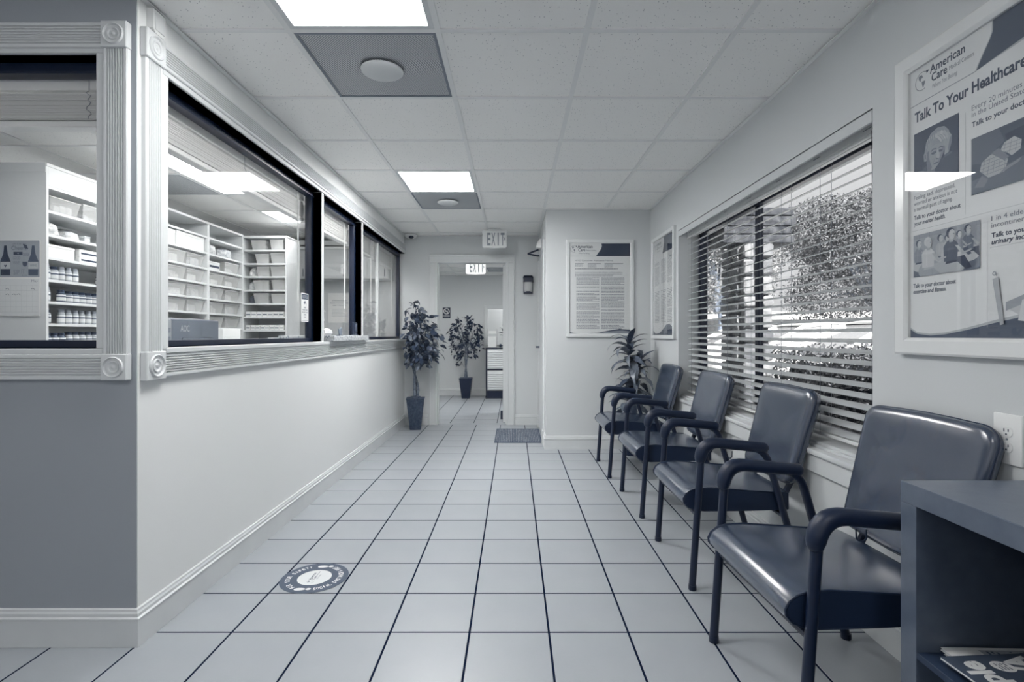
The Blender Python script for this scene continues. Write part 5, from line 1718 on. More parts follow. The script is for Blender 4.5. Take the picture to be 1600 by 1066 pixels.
gB = 'bins on the shelves behind the monitor'
for z in (1.21, 1.352, 1.492, 1.635, 1.78):
    for k in range(3):
        y = 4.350 + k * 0.275
        if z == 1.21:
            carton(SX - 0.26, SX - 0.03, y - 0.125, y + 0.125, z, 0.075, 'flat pale carton, %s from left on the shelf above the monitor' % ORD[k], 'pale cartons above the monitor', k % 2)
        else:
            plastic_bin(SX - 0.145, y, z, 0.25, 0.262, 0.108, 'wide clear bin, %s from left, %s, behind the monitor' % (ORD[k], shelf_name(z, SZ)), gB, k + int(z * 10))
for k, (ya, yb, hh2) in enumerate(((4.22, 4.46, 0.13), (4.48, 4.60, 0.125), (4.62, 5.03, 0.135))):
    carton(SX - 0.26, SX - 0.02, ya, yb, 1.93, hh2, 'plain white carton, %s from left, topmost row behind the monitor' % ORD[k], 'white cartons under the shelf top', (1, 2, 0)[k])
gC = 'bins in the narrow shelf unit'
for z in (1.068, 1.21, 1.352, 1.492, 1.635, 1.78, 1.93):
    for k in range(2):
        y = 5.235 + k * 0.30
        lab = '%s from left, %s, narrow corner unit' % (ORD[k], shelf_name(z, SZ))
        if z >= 1.93:
            bag(SX - 0.14, y, z, 0.10, 0.12, 0.135, 'crumpled clear bag, ' + lab, 'bags in the narrow shelf unit', k)
        elif z == 1.78 and k == 0:
            carton(SX - 0.22, SX - 0.04, y - 0.09, y + 0.10, z, 0.085, 'carton with a dark band, ' + lab, 'cartons in the narrow shelf unit', 1, mark=0.15)
        else:
            plastic_bin(SX - 0.145, y, z, 0.25, 0.275, 0.105, 'clear packed bin, ' + lab, gC, k + int(z * 7))

gD = 'bins on the end rack'
plan = {2.065: [(0.17, 0.16, 0.10), (0.37, 0.15, 0.11)], 1.917: [(0.21, 0.15, 0.10), (0.38, 0.16, 0.11)], 1.775: [(0.22, 0.14, 0.105), (0.38, 0.16, 0.105)],
        1.628: [(0.20, 0.17, 0.10), (0.385, 0.15, 0.105)], 1.482: [(0.20, 0.17, 0.105), (0.385, 0.155, 0.10)]}
for z, lst in plan.items():
    for k, (u, w, h) in enumerate(lst):
        plastic_bin(DX0_ + u, DYf + 0.15, z, w, 0.26, h, 'clear bin, %s from left, %s, end rack' % (ORD[k], shelf_name(z, DZs)), gD, k + int(z * 5))
bag(DX0_ + 0.084, DYf + 0.14, 1.775, 0.05, 0.10, 0.115, 'white crumpled bag at the left of the third shelf down of the end rack', None, 2)
bag(DX0_ + 0.07, DYf + 0.14, 1.628, 0.042, 0.09, 0.105, 'pale bag with print at the left of the fourth shelf down of the end rack', None, 0)
bag(DX0_ + 0.07, DYf + 0.14, 1.482, 0.040, 0.09, 0.10, 'dark speckled bag at the left of the fifth shelf down of the end rack', None, 1).children[0].data.materials[0] = mat('dark_bag', 0.25, 0.4, 0.4, vary=(60, 0.15))
for z, n in ((1.335, 7), (1.19, 8)):
    for k in range(n):
        u = 0.035 + (k + 0.5) * (wd - 0.07) / n
        hw2 = (wd - 0.07) / n / 2 * 0.9
        carton(DX0_ + u - hw2, DX0_ + u + hw2, DYf + 0.01, DYf + 0.12, z, 0.052, 'small white box, %s from left, %s, end rack' % (ORD[k], shelf_name(z, DZs)),
               'small boxes in rows on the end rack', (0, 2)[k % 2], 'small_box', mark=(0.3, 0.55, 0.4)[k % 3], face='Y')
for k, u in enumerate((0.10, 0.20, 0.32)):
    carton(DX0_ + u - 0.045, DX0_ + u + 0.045, DYf + 0.02, DYf + 0.12, 1.045, 0.04 + 0.01 * k, 'low white carton, %s from left on the lowest visible end rack shelf' % ORD[k], 'low cartons on the end rack', k % 3)

# ---- far-left shelves along the outer wall, just a sliver in view
t = thing('shelf_unit', 'white shelving at the very left edge behind the plain end panel', 'shelves', (-4.25, 3.6, 0), 0, 'pharmacy wall shelving')
MB().box(-0.3, -0.294, 0, 2.6, 0, 2.1).build('back_panel', M_shelf, t, smooth=False)
for y in (0, 0.86, 1.72, 2.582):
    MB().box(-0.294, 0, y, y + 0.018, 0, 2.1).build('side_panel', M_shelf, t, smooth=False)
for z in SZ + [2.1]:
    MB().box(-0.294, -0.002, 0.018, 2.582, z - 0.018, z).build('shelf', M_shelf, t, smooth=False)
for zi, z in enumerate((1.068, 1.21, 1.352, 1.492, 1.635, 1.78)):
    for k in range(4):
        y = 3.735 + k * 0.265
        if k == 3: y += 0.075
        carton(-4.50, -4.28, y - 0.11, y + 0.11, z, 0.07 + 0.03 * ((k + zi) % 2), 'pale carton, %s from near end, %s, far left shelving' % (ORD[k], shelf_name(z, SZ)), 'cartons on the far left shelving', (k + zi) % 4)

# ---- wine calendar on the end panel
t = thing('wall_calendar', 'calendar with two wine bottles drawn on it, hung on the plain shelf end panel', 'calendar', (-3.095, 3.306, 1.50), 0)
u0, u1 = -0.148, 0.112
MB().box(u0, u1, -0.004, 0.0, -0.005, 0.235).build('picture_page', M_paper, t, smooth=False)
MB().box(u0, u1, -0.005, 0.0, -0.245, -0.006).build('date_page', M_paper, t, smooth=False)
p = Print()
p.rect(u0, 0.0, u1, 0.232, 0.60)
def bottle(cu, v0_, vg, lab):
    p.poly([(cu - 0.030, v0_), (cu + 0.030, v0_), (cu + 0.032, v0_ + 0.09), (cu + 0.014, v0_ + 0.135), (cu + 0.008, v0_ + 0.188), (cu - 0.008, v0_ + 0.188), (cu - 0.014, v0_ + 0.135), (cu - 0.032, v0_ + 0.09)], vg)
    p.rect(cu - 0.031, v0_ + 0.040, cu + 0.031, v0_ + 0.085, 0.70)
    if lab == 'heart': p.poly([(cu, v0_ + 0.05), (cu + 0.009, v0_ + 0.064), (cu + 0.004, v0_ + 0.068), (cu, v0_ + 0.063), (cu - 0.004, v0_ + 0.068), (cu - 0.009, v0_ + 0.064)], 0.2)
    else: p.text('WINE', cu, v0_ + 0.056, 0.014, 0.45, width=0.042, align='C')
bottle(-0.103, 0.012, 0.18, 'heart'); bottle(0.072, 0.012, 0.30, 'w')
p.text('LIFE IS BETTER', -0.015, 0.205, 0.011, 0.42, width=0.085, align='C')
p.text('Cheers!', -0.015, 0.172, 0.026, 0.36, width=0.100, align='C')
p.rect(-0.052, 0.140, 0.005, 0.160, 0.22)
p.ell(-0.023, 0.150, 0.004, 0.004, 0.6)
p.text('DRINK', 0.008, 0.132, 0.022, 0.42, width=0.040)
p.text('GOOD', -0.055, 0.112, 0.018, 0.45, width=0.045)
p.text('WINE', -0.055, 0.082, 0.02, 0.48, width=0.04)
p.poly([(0.004, 0.098), (0.036, 0.098), (0.034, 0.078), (0.027, 0.068), (0.013, 0.068), (0.006, 0.078)], 0.28)
p.text('SIP', -0.052, 0.016, 0.032, 0.48, width=0.038)
p.text('IT', -0.002, 0.022, 0.03, 0.5, width=0.02)
p.text('SLOW', 0.0, 0.006, 0.012, 0.5, width=0.034)
for k in range(9):
    p.ell(0.012 + 0.008 * (k % 3) + 0.004 * (k // 3), 0.205 - 0.009 * (k // 3) - 0.003 * (k % 3), 0.0045, 0.0045, 0.2)
p.rect(u0, -0.242, u1, -0.008, 0.84)
for k in range(6): p.stroke([(u0 + 0.01, -0.05 - k * 0.034), (u1 - 0.01, -0.05 - k * 0.034)], 0.0012, 0.66)
for k in range(1, 7): p.stroke([(u0 + 0.01 + k * 0.034, -0.05), (u0 + 0.01 + k * 0.034, -0.22)], 0.0010, 0.72)
p.text('May', u1 - 0.05, -0.03, 0.014, 0.5, width=0.04)
for k, (a_, b_) in enumerate(((-0.10, -0.11), (-0.06, -0.11), (-0.03, -0.11), (0.06, -0.075), (-0.10, -0.075))):
    p.stroke([(a_, b_), (a_ + 0.012, b_ + 0.006), (a_ + 0.02, b_ - 0.002)], 0.003, 0.4)
p.done('calendar_print', t, loc=(0, -0.0055, 0))

# ---- inner counter, monitor, printer
t = thing('service_counter', 'pale counter top behind the reception windows, under the monitor', 'counter', (-1.90, 4.0, 0))
MB().box(-0.40, 0.40, -1.9, 2.55, 0.85, 0.88, 0.003, 1).build('worktop', M_shelf, t)
MB().box(-0.36, 0.36, -1.87, 2.52, 0.02, 0.85).build('cabinet_body', M_shelf, t, smooth=False)
mo = thing('monitor', 'back of a dark computer monitor with raised letters, behind the long window', 'monitor', (-2.02, 3.31, 0.88), PI / 2)
M_mon = mat('monitor_back', 0.42, 0.45, 0.4)
MB().box(-0.245, 0.245, -0.022, 0.012, 0.055, 0.352, 0.008, 2).build('housing', M_mon, mo)
MB().box(-0.250, 0.250, 0.012, 0.024, 0.045, 0.358, 0.004, 1).build('bezel', M_dark, mo)
MB().box(-0.16, 0.16, -0.034, -0.022, 0.07, 0.24, 0.008, 2).build('rear_bulge', M_mon, mo)
MB().box(-0.035, 0.035, -0.03, 0.0, 0.01, 0.10, 0.004, 1).build('stand_neck', M_dark, mo)
MB().lathe([(0.001, 0), (0.11, 0), (0.115, 0.006), (0.10, 0.012), (0.001, 0.014)], 28).build('stand_base', M_dark, mo)
p = Print()
p.text('AOC', -0.165, 0.278, 0.038, 0.66, width=0.088, bold=0.01)
p.done('raised_lettering', mo, loc=(0, -0.0224, 0))
pr = thing('printer', 'grey slatted machine beside the monitor at the counter corner', 'printer', (-1.755, 2.490, 0.88), PI / 2)
MB().box(-0.064, 0.064, -0.092, 0.092, 0.0, 0.335, 0.008, 2).build('body', mat('printer_grey', 0.62, 0.5, 0.3), pr)
for k in range(6):
    MB().box(-0.045, 0.045, -0.098, -0.090, 0.06 + k * 0.042, 0.082 + k * 0.042, 0.002, 1).build('vent_slat', M_grey, pr)
carton(-2.28, -2.06, 3.72, 3.95, 0.88, 0.30, 'white carton on the counter right of the monitor', None, 2, mark=0.75)

# ---- raised blinds behind the reception windows
M_blind2 = mat('raised_blind_slat', 0.96, 0.45, 0.35)
def raised_blind(label, org, rot, L, wand=True):
    t = thing('raised_blind', label, 'blind', org, rot, 'raised blinds over the reception windows')
    h = 0.0
    MB().box(-L / 2, L / 2, -0.028, 0.028, -0.055, 0.0, 0.003, 1).build('headrail', M_blind2, t)
    s = MB()
    n = 26
    for k in range(n):
        z = -0.066 - k * 0.0040
        dx, dy = rnd.uniform(-0.003, 0.003), rnd.uniform(-0.0025, 0.0025)
        s.box(-L / 2 + 0.004 + dx, L / 2 - 0.004 + dx, -0.025 + dy, 0.025 + dy, z - 0.0024, z)
    s.build('slat_stack', M_blind2, t, smooth=False, kind='stuff')
    MB().box(-L / 2 + 0.002, L / 2 - 0.002, -0.026, 0.026, -0.198, -0.174, 0.003, 1).build('bottom_rail', M_blind2, t)
    n = max(2, int(L / 0.5))
    for k in range(n):
        x = -L / 2 + 0.12 + k * (L - 0.24) / (n - 1)
        pts = [(x + rnd.uniform(-0.014, 0.014), -0.031 - 0.004 * (q % 2), -0.06 - q * 0.009) for q in range(13)]
        MB().tube([(x, -0.029, -0.02)] + pts, 0.0013, 5).build('bunched_cord', M_grey, t)
    if wand: MB().tube([(L / 2 - 0.13, -0.036, -0.03), (L / 2 - 0.13, -0.038, -0.78)], 0.005, 8).build('tilt_wand', M_white, t)
    return t
zt_ = HEAD - 0.012
raised_blind('raised white blind over the long window nearest the corner', (XL - 0.145, (Y1a + Y1b) / 2, zt_), PI / 2, Y1b - Y1a - 0.02)
raised_blind('raised white blind over the middle window with the stone ledge', (XL - 0.145, (Y2a + Y2b) / 2, zt_), PI / 2, Y2b - Y2a - 0.02)
raised_blind('raised white blind over the left half of the last window', (XL - 0.145, 5.21, zt_), PI / 2, 0.78)
raised_blind('raised white blind over the right half of the last window by the ficus', (XL - 0.145, 6.09, zt_), PI / 2, 0.86)
raised_blind('raised white blind over the counter window at the left edge', (-2.236, YP + 0.150, zt_), 0, 1.40, False)

# ---- sign stuck on the long window
t = thing('window_sign', 'small white surveillance sign with a dark header, stuck on the glass of the long window', 'sign', (XL - 0.054, 3.605, 1.325), PI / 2)
MB().prism([(0.062 * sx + cx_, 0.098 * sz + cz_) for sx, sz, cx_, cz_ in ((-1, -1, 0.006, 0), (-1, -1, 0, 0.006), (-1, 1, 0, -0.006), (-1, 1, 0.006, 0), (1, 1, -0.006, 0), (1, 1, 0, -0.006), (1, -1, 0, 0.006), (1, -1, -0.006, 0))], -0.0025, 0.0, 'Y').build('plate', M_white, t, smooth=False)
p = Print()
p.rect(-0.056, 0.055, 0.056, 0.092, 0.26)
p.text('NOTICE', 0, 0.064, 0.020, 0.62, width=0.096, bold=0.02, align='C')
p.poly([(-0.022, 0.036), (0.006, 0.048), (0.014, 0.032), (-0.014, 0.020)], 0.45)
p.stroke([(0.008, 0.03), (0.020, 0.022), (0.020, 0.034), (0.020, 0.012)], 0.003, 0.4)
for k, s in enumerate(('AREA', 'UNDER VIDEO', 'SECURITY AND', 'CAMERA', '24 HR')):
    p.text(s, 0, -0.005 - k * 0.0165, 0.010, 0.38, width=(0.04, 0.09, 0.095, 0.045, 0.035)[k], align='C', bold=0.02)
p.rect(-0.05, -0.091, 0.05, -0.089, 0.35)
p.done('sign_lettering', t, loc=(0, -0.0028, 0))

# ---- stone ledge in the middle window and what stands on it
M_stone = speckle_mat('speckled_stone', 0.74, 0.45, 60, 0.42, 0.35)
t = thing('stone_ledge', 'speckled grey stone slab lying through the middle reception window', 'ledge', (XL, 4.33, 1.0885))
MB().box(-0.36, 0.055, -0.45, 0.48, 0.0, 0.042, 0.003, 1).build('slab', M_stone, t)
t = thing('sanitizer_bottle', 'clear hand sanitizer pump bottle at the near end of the stone ledge', 'bottle', (XL - 0.12, 4.055, 1.1308), 0.4)
MB().prism([(0.042 * math.cos(a), 0.030 * math.sin(a)) for a in [2 * PI * k / 20 for k in range(20)]], 0.0, 0.115, 'Z').build('body', M_clear, t)
MB().lathe([(0.038, 0.115), (0.030, 0.130), (0.014, 0.140), (0.014, 0.152), (0.017, 0.153), (0.017, 0.166), (0.006, 0.168), (0.006, 0.186), (0.012, 0.187), (0.012, 0.196), (0.001, 0.197)], 16).build('pump', M_white, t)
MB().tube([(0, 0, 0.191), (0.035, 0, 0.190), (0.042, 0, 0.183)], 0.0045, 8).build('spout', M_white, t)
MB().box(-0.026, 0.026, -0.0315, -0.0305, 0.02, 0.085).build('label_panel', mat('sanitizer_label', 0.7, 0.5), t, smooth=False)
t = thing('paper_bowl', 'small white rounded bowl behind the leaf ornament on the stone ledge', 'bowl', (XL - 0.16, 4.24, 1.1308))
MB().lathe([(0.001, 0.0), (0.055, 0.0), (0.075, 0.02), (0.068, 0.045), (0.04, 0.058), (0.001, 0.060)], 24).build('body', M_white, t)
MB().lathe([(0.014, 0.058), (0.014, 0.066), (0.001, 0.068)], 12).build('knob', M_white, t)
t = thing('leaf_ornament', 'small grey leaf-shaped ornament on the stone ledge', 'ornament', (XL - 0.03, 4.27, 1.1308))
MB().prism([(-0.028, 0.0), (0.02, 0.0), (0.032, 0.02), (0.034, 0.045), (0.02, 0.068), (0.006, 0.055), (-0.004, 0.030)], -0.006, 0.006, 'X').build('wide_leaf', mat('ornament_grey', 0.45, 0.6), t, smooth=False)
MB().prism([(-0.02, 0.004), (-0.008, 0.016), (-0.036, 0.052), (-0.046, 0.055), (-0.042, 0.044)], -0.004, 0.004, 'X').build('narrow_leaf', mat('ornament_grey', 0.45, 0.6), t, smooth=False)
MB().box(-0.015, 0.015, -0.05, 0.03, 0.0, 0.005, 0.001, 1).build('base', M_dark, t)
t = thing('card_terminal', 'slim black stand-up device at the far end of the stone ledge', 'device', (XL - 0.030, 4.66, 1.1308), PI / 2)
MB().box(-0.042, 0.042, -0.010, 0.012, 0.006, 0.115, 0.003, 1).build('body', M_black, t)
MB().box(-0.036, 0.036, -0.0115, -0.0098, 0.03, 0.105).build('screen', mat('dark_screen', 0.2, 0.1, 0.5), t, smooth=False)
MB().box(-0.046, 0.046, -0.022, 0.022, 0.0, 0.006, 0.002, 1).build('foot', M_grey, t)

# ---- notice on the far pharmacy wall and a wall cabinet, seen through the middle and last windows
t = thing('paper_notice', 'white printed notice on the far pharmacy wall, seen through the middle window', 'notice', (-2.36, 7.098, 1.50), 0)
MB().box(-0.15, 0.15, -0.004, 0.0, -0.2, 0.2).build('sheet', M_paper, t, smooth=False)
p = Print()
for k, s in enumerate(('ATTENTION PATIENTS', 'PLEASE WAIT FOR YOUR', 'NAME TO BE CALLED')):
    p.text(s, 0, 0.09 - k * 0.032, 0.017, 0.45, width=(0.20, 0.24, 0.18)[k], align='C', bold=0.02)
p.greeking(-0.10, 0.10, -0.12, -0.02, 6, 0.6, 0.35, seed=77)
p.done('notice_print', t, loc=(0, -0.0045, 0))
t = thing('wall_cabinet', 'long white wall cabinet on the far pharmacy wall above the notice', 'cabinet', (-2.3, 7.098, 1.86))
MB().box(-0.9, 0.68, -0.30, 0.0, 0.0, 0.40, 0.003, 1).build('body', M_shelf, t)
for k in range(3):
    dr = MB().box(-0.895 + k * 0.525, -0.375 + k * 0.525, -0.318, -0.301, 0.004, 0.396, 0.003, 1).build('door', M_shelf, t)
    MB().tube([(-0.42 + k * 0.525, -0.330, 0.03), (-0.42 + k * 0.525, -0.330, 0.13)], 0.005, 8).build('handle', M_chrome, dr)
# ================================================================== ROOM BEYOND THE DOORWAY
fx2, fy2 = -0.86, 9.42
fic2 = thing('potted_ficus', 'smaller dark ficus in a smooth black pot against the back wall of the room beyond', 'potted tree', (fx2, fy2, 0), 0, 'potted ficus trees')
def sq(r, z): return [(-r, -r, z), (r, -r, z), (r, r, z), (-r, r, z)]
po2 = MB().loft([sq(0.072, 0), sq(0.112, 0.345)]).build('pot', M_black, fic2, smooth=False)
MB().box(-0.118, 0.118, -0.118, 0.118, 0.345, 0.362, 0.003, 1).build('pot_rim', M_black, po2)
MB().box(-0.105, 0.105, -0.105, 0.105, 0.352, 0.366).build('moss', M_moss, fic2, smooth=False)
for k, ph in ((0, 0.5), (1, 3.3)):
    pts = [(0.018 * math.cos(ph + u * 4), 0.018 * math.sin(ph + u * 4), 0.36 + 0.55 * u) for u in [q / 10 for q in range(11)]]
    MB().tube(pts, [0.017 - 0.0008 * q for q in range(11)], 8).build('trunk', M_bark, fic2)
M_lf2 = mat('ficus_leaf_far', 0.14, 0.45, 0.4, vary=(18, 0.05))
fol = MB()
rf = random.Random(21)
c_ = 0
while c_ < 430:
    p_ = Vector((rf.uniform(-0.34, 0.34), rf.uniform(-0.3, 0.3), rf.uniform(0.74, 1.50)))
    zz = (p_.z - 1.06) / 0.44
    if (p_.x / 0.31) ** 2 + (p_.y / 0.28) ** 2 + zz * zz > 1.0: continue
    if (p_.x / 0.31) ** 2 + zz * zz < 0.35 and rf.random() < 0.4: continue
    if math.sin(p_.x * 23 + p_.z * 11) * math.sin(p_.z * 19 - p_.x * 7) > 0.45: continue
    if fy2 + p_.y > YN - 0.10: continue
    d = Vector((p_.x * 2 + rf.gauss(0, 0.4), p_.y * 2 + rf.gauss(0, 0.4), -0.3 + rf.gauss(0, 0.4)))
    mm_ = leaf_matrix(p_, d, rf.gauss(0, 0.8), rf.uniform(0.7, 1.1))
    L_, W_l = 0.082, 0.046
    fol._add([(0, 0, 0), (L_ * 0.45, -W_l / 2, 0.004), (L_, 0, -0.012), (L_ * 0.45, W_l / 2, 0.004)], [(0, 1, 2, 3)], mm_)
    c_ += 1
for k in range(14):
    fol._add([(0, 0, 0), (0.035, -0.02, 0.003), (0.075, 0, -0.01), (0.035, 0.02, 0.003)], [(0, 1, 2, 3)],
             leaf_matrix(Vector((rf.uniform(-0.14, -0.05), rf.uniform(-0.04, 0.04), rf.uniform(0.58, 0.72))), Vector((-1, rf.gauss(0, 0.6), -0.4 + rf.gauss(0, 0.4))), rf.gauss(0, 0.8), 1.0))
fol.build('foliage', M_lf2, fic2, kind='stuff')
brs = MB()
for k in range(9):
    a = k * 0.7
    brs.tube([(0, 0, 0.85), (0.12 * math.cos(a), 0.12 * math.sin(a), 1.02 + 0.03 * k), (0.2 * math.cos(a), 0.17 * math.sin(a), 1.06 + 0.045 * k)], [0.007, 0.005, 0.003], 5)
brs.tube([(-0.03, 0, 0.55), (-0.10, 0, 0.68)], 0.003, 5)
brs.build('branches', M_bark, fic2, kind='stuff')

# no-smoking sign
t = thing('no_smoking_sign', 'small dark no-smoking sign on the back wall left of the far ficus', 'sign', (-1.258, YN, 1.545), 0)
MB().box(-0.072, 0.072, -0.006, 0.0, -0.10, 0.10, 0.003, 1).build('plate', mat('sign_navy', 0.13, 0.4, 0.4), t)
p = Print()
p.ell(0, 0.030, 0.058, 0.058, 0.88, 36)
p.ell(0, 0.030, 0.044, 0.044, 0.13, 36)
p.rect(-0.034, 0.020, 0.020, 0.032, 0.85); p.rect(0.022, 0.020, 0.032, 0.032, 0.6)
p.stroke([(0.024, 0.036), (0.030, 0.044), (0.026, 0.050), (0.032, 0.058)], 0.004, 0.7)
p.stroke([(-0.033, 0.063), (0.033, -0.003)], 0.011, 0.88)
p.text('NO SMOKING', 0, -0.066, 0.018, 0.85, width=0.118, align='C', bold=0.02)
p.rect(-0.05, -0.085, 0.05, -0.080, 0.4)
p.done('sign_print', t, loc=(0, -0.0062, 0))

# cabinet with ribbed drawers
t = thing('drawer_cabinet', 'black framed cabinet with two white ribbed drawer fronts, right of the far ficus', 'cabinet', (-0.50, 9.34, 0))
M_rib = mat('ribbed_white', 0.84, 0.45, 0.4)
MB().box(0, 0.60, 0.015, 0.42, 0.0, 0.135).build('plinth', M_black, t, smooth=False)
MB().box(0, 0.024, 0, 0.42, 0.0, 0.885, 0.002, 1).build('side_panel', M_black, t)
MB().box(0.576, 0.60, 0, 0.42, 0.0, 0.885, 0.002, 1).build('side_panel', M_black, t)
MB().box(-0.006, 0.606, -0.006, 0.42, 0.885, 0.905, 0.002, 1).build('top', M_black, t)
MB().box(0.024, 0.576, 0.004, 0.40, 0.508, 0.528).build('rail', M_black, t, smooth=False)
MB().box(0.024, 0.576, 0.05, 0.40, 0.135, 0.885).build('carcass', M_black, t, smooth=False)
for z0_ in (0.145, 0.530):
    d = MB().box(0.028, 0.572, 0.010, 0.05, z0_, z0_ + 0.352, 0.002, 1).build('drawer', M_rib, t)
    for k in range(8):
        MB().prism([(0.010, 0.0), (0.002, 0.006), (-0.002, 0.018), (0.0, 0.028), (0.010, 0.031)], 0.034, 0.566, 'X').build('slat', M_rib, d, smooth=False, loc=(0, 0, z0_ + 0.012 + k * 0.038))
# things on it
t = thing('brochure_rack', 'clear brochure rack holding pale leaflets on the black cabinet', 'rack', (-0.392, 9.52, 0.9055))
MB().prism([(-0.10, 0.0), (0.10, 0.0), (0.10, 0.30), (0.02, 0.34)], -0.085, -0.08, 'X').build('side', M_bin, t, smooth=False)
MB().prism([(-0.10, 0.0), (0.10, 0.0), (0.10, 0.30), (0.02, 0.34)], 0.08, 0.085, 'X').build('side', M_bin, t, smooth=False)
MB().box(-0.08, 0.08, -0.10, 0.10, 0.0, 0.006).build('base', M_bin, t, smooth=False)
for k in range(3):
    MB().box(-0.07, 0.07, -0.06 + k * 0.06, -0.045 + k * 0.06, 0.007, 0.20 + 0.05 * k).build('leaflet', M_card[(0, 3, 2)[k]], t, smooth=False)
t = thing('small_plant', 'small dark plant in a slim dark vase on the black cabinet', 'potted plant', (-0.165, 9.50, 0.9055))
MB().lathe([(0.001, 0), (0.028, 0), (0.03, 0.01), (0.022, 0.12), (0.03, 0.2), (0.026, 0.2), (0.001, 0.19)], 16).build('vase', M_dark, t)
for k in range(12):
    a, el = k * 2.4, 0.2 + 0.07 * k
    o = link('leaf', leafs[k % 6], t)
    st = Vector((0.02 * math.cos(a), 0.02 * math.sin(a), 0.2 + 0.012 * k))
    o.data = leafs[0]
    o.matrix_local = leaf_matrix(st, Vector((math.cos(a) * math.cos(el), math.sin(a) * math.cos(el), math.sin(el))), 0.2, 1.2)
MB().tube([(0, 0, 0.19), (0.01, 0, 0.33), (-0.03, 0, 0.40), (-0.05, 0, 0.41)], 0.003, 6).build('stem', M_bark, t)
t = thing('door_stop', 'small dark rubber door stop on the tiles just past the doorway', 'door stop', (-0.16, 7.12, 0.0012))
MB().prism([(-0.06, 0.0), (0.06, 0.0), (0.06, 0.03), (-0.04, 0.115), (-0.06, 0.115)], -0.02, 0.02, 'X').build('wedge', M_dark, t, smooth=False)
MB().box(-0.021, 0.021, -0.061, 0.061, 0.0, 0.004).build('grip_sole', M_black, t, smooth=False)
# ================================================================== OUTSIDE THE BIG WINDOW
NEUTRAL[0] = True
M_asph = mat('pale_concrete', 0.62, 0.95, 0.1, bump=(30, 0.3), vary=(2, 0.03))
GZ = -0.08
S(MB().box(-30, 90, -40, 90, GZ - 0.1, GZ).build('ground', M_asph))
S(MB().box(XR + 0.24, 3.7, -3, 9, GZ, GZ + 0.03).build('planting_bed', M_asph))
M_wood = mat('rough_sawn_wood', 0.20, 0.85, 0.2, bump=(25, 0.8), vary=(14, 0.12))
soff = struct('roof_overhang')
for k in range(4):
    MB().box(XR + 0.24 + k * 0.155, XR + 0.39 + k * 0.155, -3, 9, 2.50, 2.53).build('soffit_board', M_wood, soff, smooth=False)
MB().box(XR + 0.86, XR + 0.90, -3, 9, 2.46, 2.66).build('fascia', M_wood, soff, smooth=False)

# stone pier: rough stones set in recessed mortar
M_mort = mat('pier_mortar', 0.30, 0.95, 0.1)
M_st = [mat('pier_stone_%d' % k, v, 0.9, 0.15, bump=(18, 0.9), vary=(12, 0.07)) for k, v in enumerate((0.40, 0.47, 0.34))]
px0, px1, py0, py1 = 2.42, 2.72, 5.52, 6.10
pier = thing('stone_pier', 'rough stone pier outside, seen behind the dark window mullion', 'pier', (px0, py0, GZ + 0.03))
PH = 2.16
MB().box(0.03, px1 - px0 - 0.03, 0.03, py1 - py0 - 0.03, 0, PH).build('mortar_core', M_mort, pier, smooth=False)
rs = random.Random(8)
def stone(x0, x1, y0, y1, z0, z1, k):
    b = MB()
    b.box(x0, x1, y0, y1, z0, z1, 0.022, 2)
    for v in b.bm.verts:
        v.co += Vector((rs.uniform(-0.008, 0.008), rs.uniform(-0.008, 0.008), rs.uniform(-0.008, 0.008)))
    b.build('stone', M_st[k % 3], pier, angle=30)
z = 0.0
row = 0
while z < PH - 0.03:
    h = min(rs.uniform(0.13, 0.24), PH - z)
    w = px1 - px0
    s = rs.uniform(0.35, 0.65) * w
    for (a, b_) in ((0, s), (s, w)):
        g = 0.012
        stone(a + (g if a else 0), b_ - (g if b_ < w else 0), -0.012 - rs.uniform(0, 0.02), 0.10, z + g, z + h - g, rs.randrange(3))
    z += h; row += 1
z = 0.0
while z < PH - 0.03:
    h = min(rs.uniform(0.09, 0.13), PH - z)
    cuts = [0.11, 0.11 + rs.uniform(0.15, 0.3), py1 - py0]
    for (a, b_) in zip(cuts, cuts[1:]):
        stone(-0.012 - rs.uniform(0, 0.012), 0.08, a + 0.008, b_ - 0.008, z + 0.008, z + h - 0.008, rs.randrange(3))
    z += h
beam = thing('timber_beam', 'weathered timber beam end resting on the stone pier outside', 'beam', (1.75, 5.58, GZ + 0.03 + PH))
zz = 0.004
for k, h in enumerate((0.10, 0.085, 0.11, 0.09)):
    q = MB()
    e = 1.28 - rs.uniform(0.0, 0.07)
    q.box(0, e, 0.0 + rs.uniform(0, 0.015), 0.42, zz, zz + h - 0.008, 0.008, 1)
    q.build('plank', M_wood, beam)
    zz += h

# hedge
def leaf_cloud(name, parent, n, pick, size, m, seed):
    rl = random.Random(seed)
    vs_, fs = [], []
    for _ in range(n):
        p_ = Vector(pick(rl)); s = size * rl.uniform(0.6, 1.3)
        a = Vector((rl.gauss(0, 1), rl.gauss(0, 1), rl.gauss(0, 1))).normalized()
        b = a.orthogonal().normalized(); b = (Matrix.Rotation(rl.uniform(0, 6.28), 3, a) @ b)
        c = a.cross(b)
        i = len(vs_)
        vs_ += [p_ - b * s, p_ + c * s * 0.45, p_ + b * s, p_ - c * s * 0.45]
        fs.append((i, i + 1, i + 2, i + 3))
    me = bpy.data.meshes.new(name)
    me.from_pydata([tuple(v) for v in vs_], [], fs)
    me.materials.append(m)
    return link(name, me, parent, kind='stuff')
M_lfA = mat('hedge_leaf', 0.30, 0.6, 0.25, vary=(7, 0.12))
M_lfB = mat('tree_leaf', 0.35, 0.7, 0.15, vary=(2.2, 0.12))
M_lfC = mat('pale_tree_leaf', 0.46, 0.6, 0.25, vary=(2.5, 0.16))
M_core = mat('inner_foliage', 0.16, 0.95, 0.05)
hx0, hx1, hy0, hy1, hz = 2.55, 3.45, -1.0, 5.2, 0.98
t = thing('hedge', 'clipped leafy hedge along the outside of the window', 'hedge', (0, 0, 0))
